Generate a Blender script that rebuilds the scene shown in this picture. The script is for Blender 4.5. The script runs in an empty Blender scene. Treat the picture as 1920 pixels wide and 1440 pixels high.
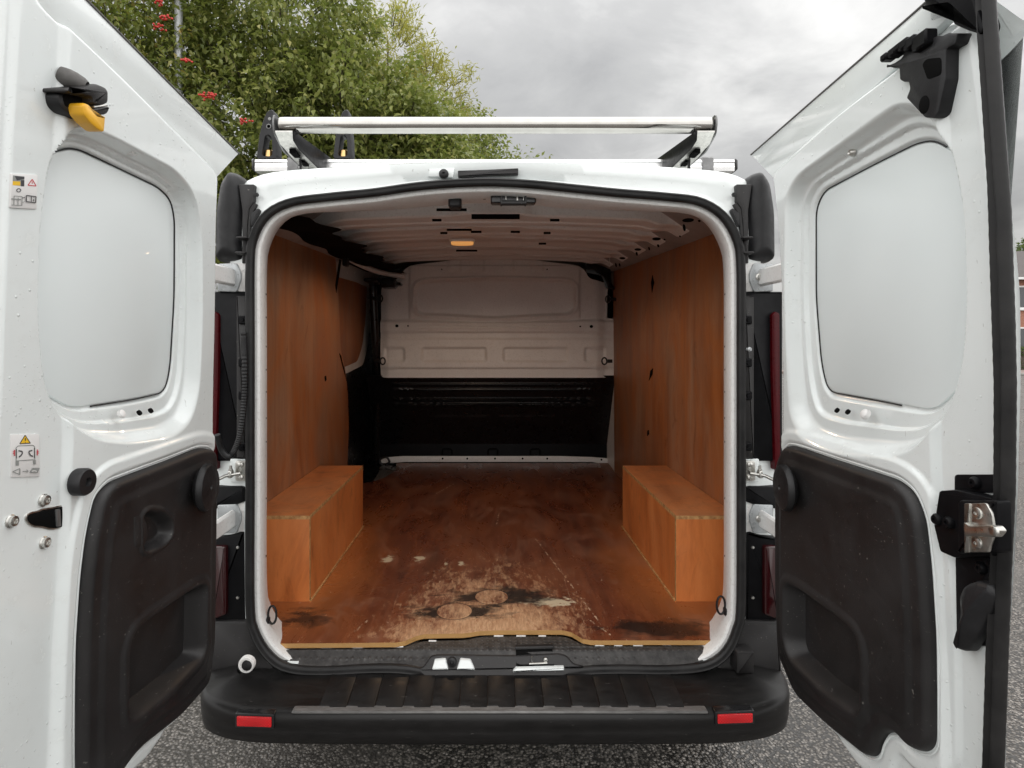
import bpy, math, random
import numpy as np
from mathutils import Vector, Matrix

rnd = random.Random(7)
R = math.radians
scene = bpy.context.scene
COL = scene.collection

# ---------------------------------------------------------------- camera
cam_d = bpy.data.cameras.new('camera')
cam = bpy.data.objects.new('camera', cam_d)
COL.objects.link(cam)
cam.location = (0, -1.68, 1.43)
cam.rotation_euler = (R(90), 0, 0)
cam_d.sensor_width = 36
cam_d.lens = 36 * 1075 / 1920
cam_d.shift_x = 36 / 1920
cam_d.shift_y = -75 / 1920
cam_d.clip_start = 0.02
cam_d.clip_end = 600
scene.camera = cam

# ---------------------------------------------------------------- sky, sun, exposure
SUN_EL, SUN_AZ = R(60), R(186)
world = bpy.data.worlds.new('World')
scene.world = world
world.use_nodes = True
wt = world.node_tree
wt.nodes.clear()
def wn(t, **k):
    n = wt.nodes.new(t)
    for a, b in k.items():
        setattr(n, a, b)
    return n
def wmath(op, a, b=None, clamp=False):
    n = wn('ShaderNodeMath', operation=op, use_clamp=clamp)
    for i, v in enumerate((a, b)):
        if v is None:
            continue
        if isinstance(v, (int, float)):
            n.inputs[i].default_value = v
        else:
            wt.links.new(v, n.inputs[i])
    return n.outputs[0]
w_out = wn('ShaderNodeOutputWorld')
sky = wn('ShaderNodeTexSky', sky_type='NISHITA')
sky.sun_disc = False
sky.sun_elevation = SUN_EL
sky.sun_rotation = SUN_AZ
sky.air_density = 2.0
sky.dust_density = 4.0
tc = wn('ShaderNodeTexCoord')
sep = wn('ShaderNodeSeparateXYZ')
wt.links.new(tc.outputs['Generated'], sep.inputs[0])
zpos = wmath('MAXIMUM', sep.outputs[2], 0.0)
den = wmath('ADD', zpos, 0.22)
comb = wn('ShaderNodeCombineXYZ')
wt.links.new(wmath('DIVIDE', sep.outputs[0], den), comb.inputs[0])
wt.links.new(wmath('DIVIDE', sep.outputs[1], den), comb.inputs[1])
def wnoise(scale, detail, rough, dist, w):
    n = wn('ShaderNodeTexNoise', noise_dimensions='4D')
    n.inputs['W'].default_value = w
    n.inputs['Scale'].default_value = scale
    n.inputs['Detail'].default_value = detail
    n.inputs['Roughness'].default_value = rough
    n.inputs['Distortion'].default_value = dist
    wt.links.new(comb.outputs[0], n.inputs['Vector'])
    return n.outputs[0]
n1 = wnoise(0.75, 6, 0.52, 0.35, 3.1)
n2 = wnoise(2.6, 7, 0.58, 0.5, 1.7)
cl = wmath('ADD', wmath('MULTIPLY', n1, 0.60), wmath('MULTIPLY', n2, 0.40))
ramp = wn('ShaderNodeValToRGB')
e = ramp.color_ramp.elements
e[0].position, e[0].color = 0.38, (0.60, 0.60, 0.605, 1)
e[1].position, e[1].color = 0.62, (1.22, 1.21, 1.19, 1)
m_ = ramp.color_ramp.elements.new(0.50); m_.color = (0.78, 0.778, 0.775, 1)
wt.links.new(cl, ramp.inputs[0])
# overcast sky luminance: brighter towards the zenith, as a real cloud deck
cie = wmath('MULTIPLY', wmath('ADD', wmath('MULTIPLY', zpos, 2.0), 1.0), 1 / 3)
cmul = wn('ShaderNodeVectorMath', operation='SCALE')
wt.links.new(ramp.outputs[0], cmul.inputs[0])
wt.links.new(wmath('MULTIPLY', cie, 0.60), cmul.inputs['Scale'])
bg1 = wn('ShaderNodeBackground'); bg1.inputs[1].default_value = 1.0
wt.links.new(cmul.outputs[0], bg1.inputs[0])
bg2 = wn('ShaderNodeBackground'); bg2.inputs[1].default_value = 0.05
wt.links.new(sky.outputs[0], bg2.inputs[0])
mixs = wn('ShaderNodeMixShader'); mixs.inputs[0].default_value = 0.06
wt.links.new(bg1.outputs[0], mixs.inputs[1])
wt.links.new(bg2.outputs[0], mixs.inputs[2])
wt.links.new(mixs.outputs[0], w_out.inputs[0])

sun_d = bpy.data.lights.new('sun', 'SUN')
sun_d.energy = 1.5
sun_d.angle = R(178)
sun_d.color = (1.0, 0.985, 0.965)
sun = bpy.data.objects.new('sun', sun_d)
COL.objects.link(sun)
sdir = Vector((math.sin(SUN_AZ) * math.cos(SUN_EL), math.cos(SUN_AZ) * math.cos(SUN_EL), math.sin(SUN_EL)))
sun.rotation_euler = sdir.to_track_quat('Z', 'Y').to_euler()
sun.location = (0, -10, 20)

vs = scene.view_settings
vs.view_transform = 'Standard'
vs.look = 'None'
vs.exposure = 1.25
vs.gamma = 1.0
vs.use_curve_mapping = False
scene.render.engine = 'CYCLES'
scene.cycles.use_denoising = True
scene.cycles.max_bounces = 12
scene.cycles.diffuse_bounces = 6
scene.cycles.glossy_bounces = 4
scene.cycles.sample_clamp_indirect = 6.0

# ---------------------------------------------------------------- material helpers
class NT:
    def __init__(self, name):
        self.m = bpy.data.materials.new(name)
        self.m.use_nodes = True
        self.t = self.m.node_tree
        self.p = self.t.nodes['Principled BSDF']
        self.out = self.t.nodes['Material Output']
        self.tc = self.t.nodes.new('ShaderNodeTexCoord')
    def n(self, t, **k):
        n = self.t.nodes.new(t)
        for a, b in k.items():
            setattr(n, a, b)
        return n
    def put(self, sock, v):
        if isinstance(v, bpy.types.NodeSocket):
            self.t.links.new(v, sock)
        elif isinstance(v, tuple) and len(v) == 3 and sock.type == 'RGBA':
            sock.default_value = (*v, 1)
        else:
            sock.default_value = v
    def math(self, op, a, b=0.0, c=None, clamp=False):
        n = self.n('ShaderNodeMath', operation=op, use_clamp=clamp)
        self.put(n.inputs[0], a); self.put(n.inputs[1], b)
        if c is not None: self.put(n.inputs[2], c)
        return n.outputs[0]
    def pos(self, scale=(1, 1, 1), loc=(0, 0, 0), rot=(0, 0, 0), src=None):
        n = self.n('ShaderNodeMapping')
        self.put(n.inputs[0], src or self.tc.outputs['Object'])
        n.inputs['Scale'].default_value = scale
        n.inputs['Location'].default_value = loc
        n.inputs['Rotation'].default_value = rot
        return n.outputs[0]
    def noise(self, vec, scale=5, detail=4, rough=0.55, dist=0.0, color=False):
        n = self.n('ShaderNodeTexNoise')
        self.put(n.inputs['Vector'], vec)
        n.inputs['Scale'].default_value = scale
        n.inputs['Detail'].default_value = detail
        n.inputs['Roughness'].default_value = rough
        n.inputs['Distortion'].default_value = dist
        return n.outputs['Color' if color else 'Fac']
    def voro(self, vec, scale=5, out='Distance', feature='F1', rand=1.0):
        n = self.n('ShaderNodeTexVoronoi', feature=feature)
        self.put(n.inputs['Vector'], vec)
        n.inputs['Scale'].default_value = scale
        n.inputs['Randomness'].default_value = rand
        return n.outputs[out]
    def ramp(self, f, stops, interp='LINEAR'):
        n = self.n('ShaderNodeValToRGB')
        n.color_ramp.interpolation = interp
        el = n.color_ramp.elements
        while len(el) < len(stops):
            el.new(0.5)
        for x, (p, c) in zip(el, stops):
            x.position = p
            x.color = (*c, 1) if isinstance(c, tuple) else (c, c, c, 1)
        self.put(n.inputs[0], f)
        return n.outputs[0]
    def rng(self, f, a, b, c=0.0, d=1.0):
        n = self.n('ShaderNodeMapRange')
        self.put(n.inputs[0], f)
        for i, v in enumerate((a, b, c, d)):
            n.inputs[i + 1].default_value = v
        return n.outputs[0]
    def mix(self, f, a, b, mode='MIX'):
        n = self.n('ShaderNodeMix', data_type='RGBA', blend_type=mode)
        self.put(n.inputs['Factor'], f)
        self.put(n.inputs['A'], a); self.put(n.inputs['B'], b)
        return n.outputs['Result']
    def bump(self, h, strength=0.3, dist=0.002, prev=None):
        n = self.n('ShaderNodeBump')
        n.inputs['Strength'].default_value = strength
        n.inputs['Distance'].default_value = dist
        self.put(n.inputs['Height'], h)
        if prev is not None: self.put(n.inputs['Normal'], prev)
        return n.outputs[0]
    def set(self, **k):
        names = dict(color='Base Color', rough='Roughness', metal='Metallic', spec='Specular IOR Level', normal='Normal',
                     coat='Coat Weight', coat_rough='Coat Roughness', emit='Emission Color', emits='Emission Strength',
                     trans='Transmission Weight', ior='IOR', alpha='Alpha', sss='Subsurface Weight')
        for a, v in k.items():
            self.put(self.p.inputs[names[a]], v)
        return self.m

def simple(name, color, rough=0.5, metal=0.0, var=0.0, vscale=12, bump=0.0, bscale=300, bdist=0.001, spec=0.5, **k):
    t = NT(name)
    c = color
    if var:
        f = t.noise(t.pos(), vscale, 5, 0.6)
        lo = tuple(x * (1 - var) for x in color)
        hi = tuple(min(1, x * (1 + var)) for x in color)
        c = t.ramp(f, [(0.3, lo), (0.7, hi)])
        r = t.rng(t.noise(t.pos(loc=(3, 1, 2)), vscale * 2.5, 4), 0.3, 0.7, max(0.02, rough * 0.8), min(1, rough * 1.2))
        t.set(rough=r)
    else:
        t.set(rough=rough)
    t.set(color=c, metal=metal, spec=spec, **k)
    if bump:
        t.set(normal=t.bump(t.noise(t.pos(), bscale, 3, 0.5), bump, bdist))
    return t.m

M = {}
def make_materials():
    # gloss white van paint, rain drops and a little grime
    t = NT('white_paint')
    n = t.noise(t.pos(), 3.0, 5, 0.6)
    g = t.noise(t.pos(), 26, 6, 0.65)
    c = t.ramp(n, [(0.3, (0.775, 0.815, 0.81)), (0.7, (0.825, 0.865, 0.86))])
    specks = t.math('GREATER_THAN', t.noise(t.pos(), 95, 3, 0.5), 0.75)
    c = t.mix(t.math('MULTIPLY', specks, 0.45), c, (0.30, 0.28, 0.25))
    c = t.mix(t.rng(g, 0.55, 0.85, 0, 0.22), c, (0.52, 0.51, 0.47))
    scr = t.noise(t.pos(scale=(1, 6, 1), rot=(0.5, 0.2, 0.1)), 46, 3, 0.5)
    c = t.mix(t.math('MULTIPLY', t.math('GREATER_THAN', scr, 0.735), 0.5), c, (0.36, 0.35, 0.33))
    dv = t.voro(t.pos(), 62)
    dmask = t.rng(t.noise(t.pos(), 5, 2), 0.47, 0.58)
    drop = t.math('MULTIPLY', t.rng(dv, 0.0, 0.16, 1, 0), dmask)
    nb = t.bump(t.noise(t.pos(), 5.0, 3, 0.5), 0.12, 0.01)
    d2_ = t.math('MULTIPLY', t.rng(t.voro(t.pos(loc=(1, 2, 3)), 150), 0.0, 0.2, 1, 0), t.rng(t.noise(t.pos(loc=(5, 1, 0)), 4, 2), 0.5, 0.62))
    nb = t.bump(t.math('ADD', drop, t.math('MULTIPLY', d2_, 0.5)), 0.75, 0.002, nb)
    M['white'] = t.set(color=c, rough=t.rng(g, 0.3, 0.8, 0.16, 0.32), normal=nb, coat=0.6, coat_rough=0.04)
    # thinner, duller body-colour paint inside the load bay
    t = NT('inner_white')
    n = t.noise(t.pos(), 6, 6, 0.65)
    sp = t.noise(t.pos(), 120, 4, 0.7)
    c = t.ramp(n, [(0.3, (0.77, 0.76, 0.745)), (0.7, (0.85, 0.845, 0.83))])
    c = t.mix(t.rng(sp, 0.52, 0.75, 0, 0.35), c, (0.35, 0.32, 0.29))
    M['inner_white'] = t.set(color=c, rough=0.42, normal=t.bump(sp, 0.1, 0.001))
    t = NT('blank_panel')
    n = t.noise(t.pos(), 2.2, 3, 0.5)
    c = t.ramp(n, [(0.3, (0.745, 0.795, 0.795)), (0.7, (0.79, 0.835, 0.835))])
    sm = t.noise(t.pos(scale=(1, 1, 0.25), rot=(0.4, 0, 0)), 22, 5, 0.7)
    c = t.mix(t.rng(sm, 0.6, 0.85, 0, 0.25), c, (0.80, 0.82, 0.82))
    M['blank'] = t.set(color=c, rough=0.38, normal=t.bump(t.noise(t.pos(), 2.5, 2), 0.05, 0.01), coat=0.1)
    M['rubber'] = simple('black_rubber', (0.014, 0.014, 0.015), 0.42, spec=0.35, var=0.4, vscale=30, bump=0.25, bscale=160)
    t = NT('seal_rubber')
    n = t.noise(t.pos(), 14, 5, 0.6)
    c = t.ramp(n, [(0.3, (0.008, 0.008, 0.0085)), (0.75, (0.026, 0.025, 0.025))])
    M['seal'] = t.set(spec=0.3, color=c, rough=t.rng(n, 0.3, 0.7, 0.3, 0.5), normal=t.bump(t.noise(t.pos(), 200, 3), 0.15, 0.001))
    # grained black plastic, scuffed
    t = NT('black_plastic')
    f = t.noise(t.pos(), 9, 6, 0.65)
    c = t.ramp(f, [(0.3, (0.011, 0.0102, 0.0105)), (0.72, (0.022, 0.0205, 0.021))])
    sc = t.noise(t.pos(scale=(1, 1, 7), rot=(0.6, 0.3, 0.2)), 60, 3, 0.5)
    c = t.mix(t.math('MULTIPLY', t.math('GREATER_THAN', sc, 0.715), 0.35), c, (0.20, 0.19, 0.18))
    du = t.noise(t.pos(), 140, 2, 0.5)
    c = t.mix(t.math('MULTIPLY', t.math('GREATER_THAN', du, 0.73), 0.5), c, (0.22, 0.21, 0.19))
    M['plastic'] = t.set(color=c, rough=t.rng(f, 0.3, 0.7, 0.42, 0.6), normal=t.bump(t.noise(t.pos(), 520, 2, 0.5), 0.35, 0.0008))
    M['gloss_black'] = simple('gloss_black_plastic', (0.012, 0.012, 0.013), 0.2, var=0.3, vscale=20)
    M['satin_black'] = simple('satin_black_paint', (0.006, 0.006, 0.007), 0.4, var=0.3, vscale=25, spec=0.12)
    M['grey_plastic'] = simple('grey_black_plastic', (0.016, 0.016, 0.0175), 0.45, spec=0.35, var=0.25, vscale=30, bump=0.25, bscale=500)
    M['grey_rubber'] = simple('grey_rubber', (0.11, 0.105, 0.10), 0.6, var=0.25, vscale=60)
    M['dark_hole'] = simple('dark_hole', (0.006, 0.006, 0.006), 0.9, spec=0.05)
    M['yellow'] = simple('yellow_plastic', (0.80, 0.42, 0.02), 0.38, var=0.08)
    M['chrome'] = simple('polished_steel', (0.50, 0.485, 0.46), 0.08, 1.0, var=0.08, vscale=18)
    M['zinc'] = simple('zinc_plated_steel', (0.58, 0.57, 0.54), 0.32, 1.0, var=0.18, vscale=60, bump=0.1, bscale=220)
    M['alu'] = simple('anodised_aluminium', (0.78, 0.78, 0.78), 0.30, 0.85, var=0.08, vscale=14)
    M['brass'] = simple('brass_knob', (0.75, 0.50, 0.22), 0.25, 1.0, var=0.1)
    M['grey_steel'] = simple('grey_painted_steel', (0.20, 0.20, 0.20), 0.35, 0.6, var=0.25, vscale=30)
    M['dark_red_lens'] = simple('dark_red_lamp_lens', (0.03, 0.003, 0.004), 0.15, var=0.2, coat=0.5)
    M['hinge_grey'] = simple('hinge_grey_paint', (0.42, 0.44, 0.45), 0.3, 0.3, var=0.15, vscale=30)
    M['roof_skin'] = simple('roof_skin_shaded', (0.34, 0.30, 0.28), 0.5, var=0.2, vscale=8)  # skin colour darkened to stand for the shade between the roof bows
    M['red_lens'] = simple('red_lamp_lens', (0.055, 0.001, 0.003), 0.3, var=0.2, spec=0.2)
    t = NT('red_reflector')
    ck = t.voro(t.pos(rot=(0, 0.785, 0)), 190, rand=0.0)
    M['reflector'] = t.set(color=t.ramp(ck, [(0.1, (0.86, 0.010, 0.018)), (0.6, (0.50, 0.004, 0.008))]), rough=0.16, coat=0.6, normal=t.bump(ck, 0.5, 0.001))
    M['sticker'] = simple('sticker_paper', (0.76, 0.75, 0.74), 0.4)
    M['ink_black'] = simple('ink_black', (0.05, 0.05, 0.055), 0.5)
    M['ink_grey'] = simple('ink_grey', (0.28, 0.29, 0.28), 0.5)
    M['ink_red'] = simple('ink_red', (0.55, 0.06, 0.08), 0.5)
    M['ink_yellow'] = simple('ink_yellow', (0.85, 0.52, 0.03), 0.5)
    M['lamp_glow'] = simple('lamp_glow', (0.9, 0.5, 0.2), 0.4, emit=(1.0, 0.46, 0.13, 1), emits=0.2)
    # plywood lining, vertical grain, honey to tan
    def ply(name, stretch, dark=1.0, seed=0.0, brown=0.0):
        t = NT(name)
        gv = t.pos(scale=stretch, loc=(seed, seed * 0.7, seed * 1.3))
        g1 = t.noise(gv, 3.2, 8, 0.68, 0.9)
        g2 = t.noise(gv, 22, 4, 0.6)
        big = t.noise(t.pos(loc=(seed, 0, 0)), 2.1, 4, 0.6, 0.5)
        c = t.ramp(g1, [(0.28, (0.33 * dark, 0.090 * dark, 0.022 * dark)), (0.46, (0.50 * dark, 0.155 * dark, 0.038 * dark)),
                        (0.72, (0.62 * dark, 0.225 * dark, 0.066 * dark))])
        c = t.mix(t.rng(g2, 0.5, 0.8, 0, 0.4), c, (0.34 * dark, 0.105 * dark, 0.028 * dark))
        c = t.mix(t.rng(big, 0.45, 0.75, 0, 0.45), c, (0.50 * dark, 0.23 * dark, 0.10 * dark))
        if brown:
            pt = t.noise(t.pos(scale=(1.2, 1.2, 0.55), loc=(2, 3, 1)), 3.0, 7, 0.7, 0.8)
            c = t.mix(t.ramp(pt, [(0.36, 0.0), (0.62, brown)]), c, t.ramp(g1, [(0.3, (0.235, 0.112, 0.058)), (0.7, (0.43, 0.235, 0.135))]))
            st_ = t.noise(t.pos(scale=(7, 7, 0.25), loc=(1, 8, 0)), 2.4, 5, 0.6)
            c = t.mix(t.rng(st_, 0.55, 0.72, 0, 0.4), c, (0.20, 0.07, 0.03))
        sm = t.noise(t.pos(scale=(1, 1, 0.5), loc=(seed, 5, 1)), 7, 6, 0.7, 1.5)
        c = t.mix(t.rng(sm, 0.58, 0.76, 0, 0.62), c, (0.16 * dark, 0.05 * dark, 0.016 * dark))
        return t.set(color=c, rough=t.rng(g1, 0.3, 0.7, 0.42, 0.6), normal=t.bump(g2, 0.12, 0.001))
    M['ply_side'] = ply('plywood_lining', (1.7, 1.7, 0.45), 0.78, 0.0, 0.95)
    M['ply_box'] = ply('plywood_box', (1.6, 1.6, 0.55), 1.22, 4.0)
    M['ply_top'] = ply('plywood_top', (1.8, 0.6, 1.8), 1.2, 8.0, 0.4)
    t = NT('plywood_edge')
    w = t.n('ShaderNodeTexWave', wave_type='BANDS', bands_direction='Z')
    t.put(w.inputs['Vector'], t.tc.outputs['Object'])
    w.inputs['Scale'].default_value = 115
    w.inputs['Distortion'].default_value = 0.6
    c = t.ramp(w.outputs['Fac'], [(0.3, (0.28, 0.12, 0.03)), (0.6, (0.66, 0.40, 0.15))])
    M['ply_edge'] = t.set(color=c, rough=0.6)
    t = NT('pale_board_edge')
    c = t.ramp(t.noise(t.pos(), 60, 4, 0.6), [(0.35, (0.34, 0.17, 0.06)), (0.6, (0.60, 0.36, 0.15))])
    M['board_edge'] = t.set(color=c, rough=0.55)
    # worn phenolic floor board
    t = NT('worn_floor_board')
    P = t.tc.outputs['Object']
    g = t.noise(t.pos(scale=(4, 0.5, 1)), 5, 7, 0.65, 0.6)
    big = t.noise(t.pos(scale=(1, 0.8, 1)), 2.6, 5, 0.6, 0.4)
    c = t.ramp(g, [(0.25, (0.07, 0.019, 0.010)), (0.5, (0.145, 0.040, 0.018)), (0.75, (0.25, 0.078, 0.033))])
    c = t.mix(t.rng(big, 0.42, 0.72, 0, 0.55), c, (0.30, 0.10, 0.037))
    spx = t.n('ShaderNodeSeparateXYZ'); t.put(spx.inputs[0], P)
    X, Y = spx.outputs[0], spx.outputs[1]
    ax = t.math('ABSOLUTE', X)
    # orange unworn band beside the wheel boxes
    edge = t.math('MULTIPLY', t.rng(t.math('ADD', ax, t.math('MULTIPLY', big, 0.25)), 0.52, 0.72), t.rng(Y, 1.5, 0.6))
    c = t.mix(t.math('MULTIPLY', t.math('MULTIPLY', edge, t.rng(Y, -0.02, 0.3)), 0.75), c, (0.48, 0.165, 0.045))
    # dusty smears
    du = t.noise(t.pos(scale=(1.6, 0.8, 1), rot=(0, 0, 0.35)), 3.4, 6, 0.7, 1.2)
    c = t.mix(t.math('MULTIPLY', t.rng(du, 0.50, 0.74), 0.5), c, (0.36, 0.20, 0.13))
    # bare wood worn through near the tail
    wm = t.math('MULTIPLY', t.rng(t.math('ABSOLUTE', t.math('ADD', X, 0.02)), 0.5, 0.06), t.rng(Y, 0.95, 0.0))
    wn_ = t.noise(t.pos(scale=(3.4, 1.3, 1)), 15, 8, 0.8, 0.3)
    pat = t.noise(t.pos(scale=(1, 0.9, 1), loc=(4, 2, 0)), 6.5, 6, 0.68, 0.6)
    wsum = t.math('ADD', t.math('ADD', t.math('MULTIPLY', wn_, 0.62), t.math('MULTIPLY', pat, 0.40)), t.math('MULTIPLY', wm, 0.36))
    bare = t.ramp(wsum, [(0.665, 0.0), (0.735, 0.5), (0.84, 0.95)])
    c = t.mix(bare, c, t.ramp(t.noise(t.pos(scale=(6, 1, 1)), 24, 5, 0.7), [(0.3, (0.44, 0.20, 0.095)), (0.7, (0.82, 0.54, 0.32))]))
    # nicks and scratches
    v1 = t.noise(t.pos(scale=(2.2, 1, 1)), 44, 5, 0.62)
    nick = t.math('MULTIPLY', t.rng(v1, 0.685, 0.72), t.rng(t.math('ADD', t.rng(Y, 1.7, 0.0), t.math('MULTIPLY', big, 0.5)), 0.35, 0.9))
    c = t.mix(nick, c, (0.78, 0.58, 0.42))
    def line(x0, y0, x1, y1, wd):
        L = math.hypot(x1 - x0, y1 - y0); dx, dy = (x1 - x0) / L, (y1 - y0) / L
        px = t.math('SUBTRACT', X, x0); py = t.math('SUBTRACT', Y, y0)
        al = t.math('ADD', t.math('MULTIPLY', px, dx), t.math('MULTIPLY', py, dy))
        ac = t.math('ABSOLUTE', t.math('ADD', t.math('SUBTRACT', t.math('MULTIPLY', px, dy), t.math('MULTIPLY', py, dx)),
                    t.math('MULTIPLY', t.math('SUBTRACT', wn_, 0.5), 0.02)))
        m = t.math('MULTIPLY', t.math('LESS_THAN', ac, wd), t.math('MULTIPLY', t.math('GREATER_THAN', al, 0), t.math('LESS_THAN', al, L)))
        return t.math('MULTIPLY', m, t.rng(v1, 0.50, 0.58))
    for a in ((0.19, 0.86, 0.345, 0.02, 0.0022), (0.30, 0.12, 0.36, 0.0, 0.002), (-0.42, 0.03, -0.39, 0.11, 0.003),
              (0.02, 1.05, 0.03, 1.25, 0.003), (-0.33, 1.62, -0.24, 1.86, 0.004), (-0.21, 1.93, -0.16, 1.97, 0.006), (-0.13, 1.97, -0.07, 1.98, 0.006)):
        c = t.mix(line(*a), c, (0.60, 0.42, 0.28))
    for sc_, th_, a_ in (((26, 0.9, 1), 0.66, 0.55), ((1.1, 18, 1), 0.685, 0.5)):
        f_ = t.noise(t.pos(scale=sc_, loc=(3, 7, 0)), 3.2, 4, 0.6, 0.25)
        c = t.mix(t.math('MULTIPLY', t.math('MULTIPLY', t.rng(f_, th_, th_ + 0.05), a_), t.rng(t.math('ADD', wm, t.math('MULTIPLY', pat, 0.8)), 0.35, 0.9)), c, (0.66, 0.42, 0.27))
    # chips
    def ell(x, y, rx, ry, soft, nz, nscale=9):
        px = t.math('DIVIDE', t.math('SUBTRACT', X, x), rx); py = t.math('DIVIDE', t.math('SUBTRACT', Y, y), ry)
        d = t.math('SQRT', t.math('ADD', t.math('MULTIPLY', px, px), t.math('MULTIPLY', py, py)))
        nn = t.noise(t.pos(scale=(1, 2, 1)), nscale, 6, 0.7)
        d = t.math('ADD', d, t.math('MULTIPLY', t.math('SUBTRACT', nn, 0.5), nz))
        return t.rng(d, 1 - soft, 1 + soft, 1, 0)
    for (x, y, a, b) in ((-0.42, 0.615, 0.020, 0.03), (-0.295, 0.63, 0.018, 0.028), (-0.185, 0.575, 0.007, 0.016), (-0.125, 0.575, 0.008, 0.022), (0.19, 0.24, 0.075, 0.026)):
        c = t.mix(ell(x, y, a, b, 0.12, 5.0, 34), c, (0.66, 0.55, 0.38))
    # scorch-black smears round two drilled-and-plugged discs
    keep = t.math('SUBTRACT', 1.0, t.math('MAXIMUM', ell(-0.004, 0.277, 0.056, 0.056, 0.03, 0.0), ell(-0.124, 0.172, 0.058, 0.058, 0.03, 0.0)))
    for (x, y, a, b) in ((0.03, 0.282, 0.15, 0.062), (-0.115, 0.175, 0.135, 0.050), (0.50, 0.055, 0.15, 0.05), (-0.60, 0.12, 0.07, 0.05)):
        c = t.mix(t.math('MULTIPLY', t.math('MULTIPLY', ell(x, y, a, b, 0.35, 4.0, 9), 0.95), keep), c, (0.014, 0.011, 0.010))
    for (x, y) in ((-0.004, 0.277), (-0.124, 0.172)):
        plug = ell(x, y, 0.056, 0.056, 0.03, 0.0)
        pc = t.ramp(t.noise(t.pos(scale=(5, 1, 1)), 16, 7, 0.75), [(0.35, (0.26, 0.085, 0.035)), (0.62, (0.66, 0.38, 0.21))])
        ring = t.math('SUBTRACT', ell(x, y, 0.059, 0.059, 0.02, 0.0), ell(x, y, 0.056, 0.056, 0.02, 0.0), clamp=True)
        c = t.mix(ring, c, (0.02, 0.012, 0.010))
    M['floor'] = t.set(color=c, rough=t.rng(du, 0.35, 0.7, 0.22, 0.48), spec=0.5, normal=t.bump(wsum, 0.12, 0.002))
    # lower bulkhead coat
    M['bulk_black'] = simple('black_bulkhead_coat', (0.006, 0.006, 0.007), 0.3, var=0.3)
    M['sill'] = None
    t = NT('dimpled_sill_plastic')
    v = t.voro(t.pos(), 60, rand=0.15)
    n = t.noise(t.pos(), 45, 5, 0.7)
    c = t.ramp(n, [(0.35, (0.018, 0.017, 0.017)), (0.7, (0.065, 0.062, 0.06))])
    c = t.mix(t.math('MULTIPLY', t.rng(v, 0.22, 0.1), 0.35), c, (0.16, 0.155, 0.15))
    M['sill'] = t.set(color=c, rough=0.45, normal=t.bump(t.rng(v, 0.35, 0.1), 0.8, 0.0015))
    # scuffed bumper top edge
    t = NT('bumper_plastic')
    n = t.noise(t.pos(scale=(1, 3, 3)), 14, 7, 0.7)
    c = t.ramp(n, [(0.3, (0.006, 0.0057, 0.0057)), (0.7, (0.013, 0.0122, 0.012))])
    f = t.noise(t.pos(scale=(0.6, 3, 3), rot=(0, 0, 0.3)), 70, 4, 0.6)
    c = t.mix(t.rng(f, 0.69, 0.74, 0, 0.5), c, (0.20, 0.19, 0.18))
    M['bumper'] = t.set(spec=0.3, color=c, rough=t.rng(n, 0.3, 0.7, 0.30, 0.5), normal=t.bump(t.noise(t.pos(), 420, 2), 0.25, 0.0008))
    t = NT('worn_grey_strip')
    n = t.noise(t.pos(scale=(0.5, 2, 2)), 40, 7, 0.75)
    c = t.ramp(n, [(0.3, (0.075, 0.073, 0.07)), (0.7, (0.20, 0.195, 0.19))])
    M['worn'] = t.set(color=c, rough=0.4)
    M['tyre'] = simple('tyre_rubber', (0.02, 0.02, 0.02), 0.7, var=0.3)
    # wet chipped asphalt
    t = NT('wet_asphalt')
    P2 = t.pos()
    v = t.voro(P2, 88); vc = t.voro(P2, 88, out='Color')
    v2 = t.voro(t.pos(loc=(0.3, 0.7, 0)), 150)
    big = t.noise(P2, 1.1, 5, 0.6)
    sepc = t.n('ShaderNodeSeparateColor'); t.put(sepc.inputs[0], vc)
    c = t.ramp(sepc.outputs[0], [(0.0, (0.08, 0.073, 0.064)), (0.5, (0.19, 0.172, 0.154)), (0.85, (0.29, 0.265, 0.238)), (1.0, (0.40, 0.37, 0.34))])
    c = t.mix(t.rng(v, 0.35, 0.62), c, (0.024, 0.022, 0.020))
    c = t.mix(t.rng(big, 0.4, 0.66, 0, 0.6), c, (0.07, 0.064, 0.058))
    c = t.mix(t.rng(t.noise(P2, 0.35, 6, 0.65), 0.45, 0.7, 0, 0.4), c, (0.16, 0.145, 0.13))
    hh = t.math('ADD', t.rng(v, 0.0, 0.7, 1, 0), t.math('ADD', t.math('MULTIPLY', sepc.outputs[1], 0.6), t.math('MULTIPLY', v2, -0.25)))
    M['asphalt'] = t.set(color=c, rough=t.rng(big, 0.35, 0.65, 0.22, 0.42), normal=t.bump(hh, 0.8, 0.005))
    M['paving'] = simple('paving_slabs', (0.22, 0.17, 0.15), 0.6, var=0.2, vscale=4, bump=0.2, bscale=60)
    M['grass'] = simple('grass', (0.07, 0.10, 0.03), 0.9, var=0.4, vscale=9, bump=0.8, bscale=60, bdist=0.03)
    M['kerb'] = simple('concrete_kerb', (0.28, 0.27, 0.25), 0.7, var=0.2, vscale=8)
    M['galv'] = simple('galvanised_post', (0.42, 0.43, 0.44), 0.45, 0.5, var=0.15, vscale=6)
    M['bark'] = simple('bark', (0.075, 0.06, 0.045), 0.9, var=0.4, vscale=14, bump=0.6, bscale=40, bdist=0.01)
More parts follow.
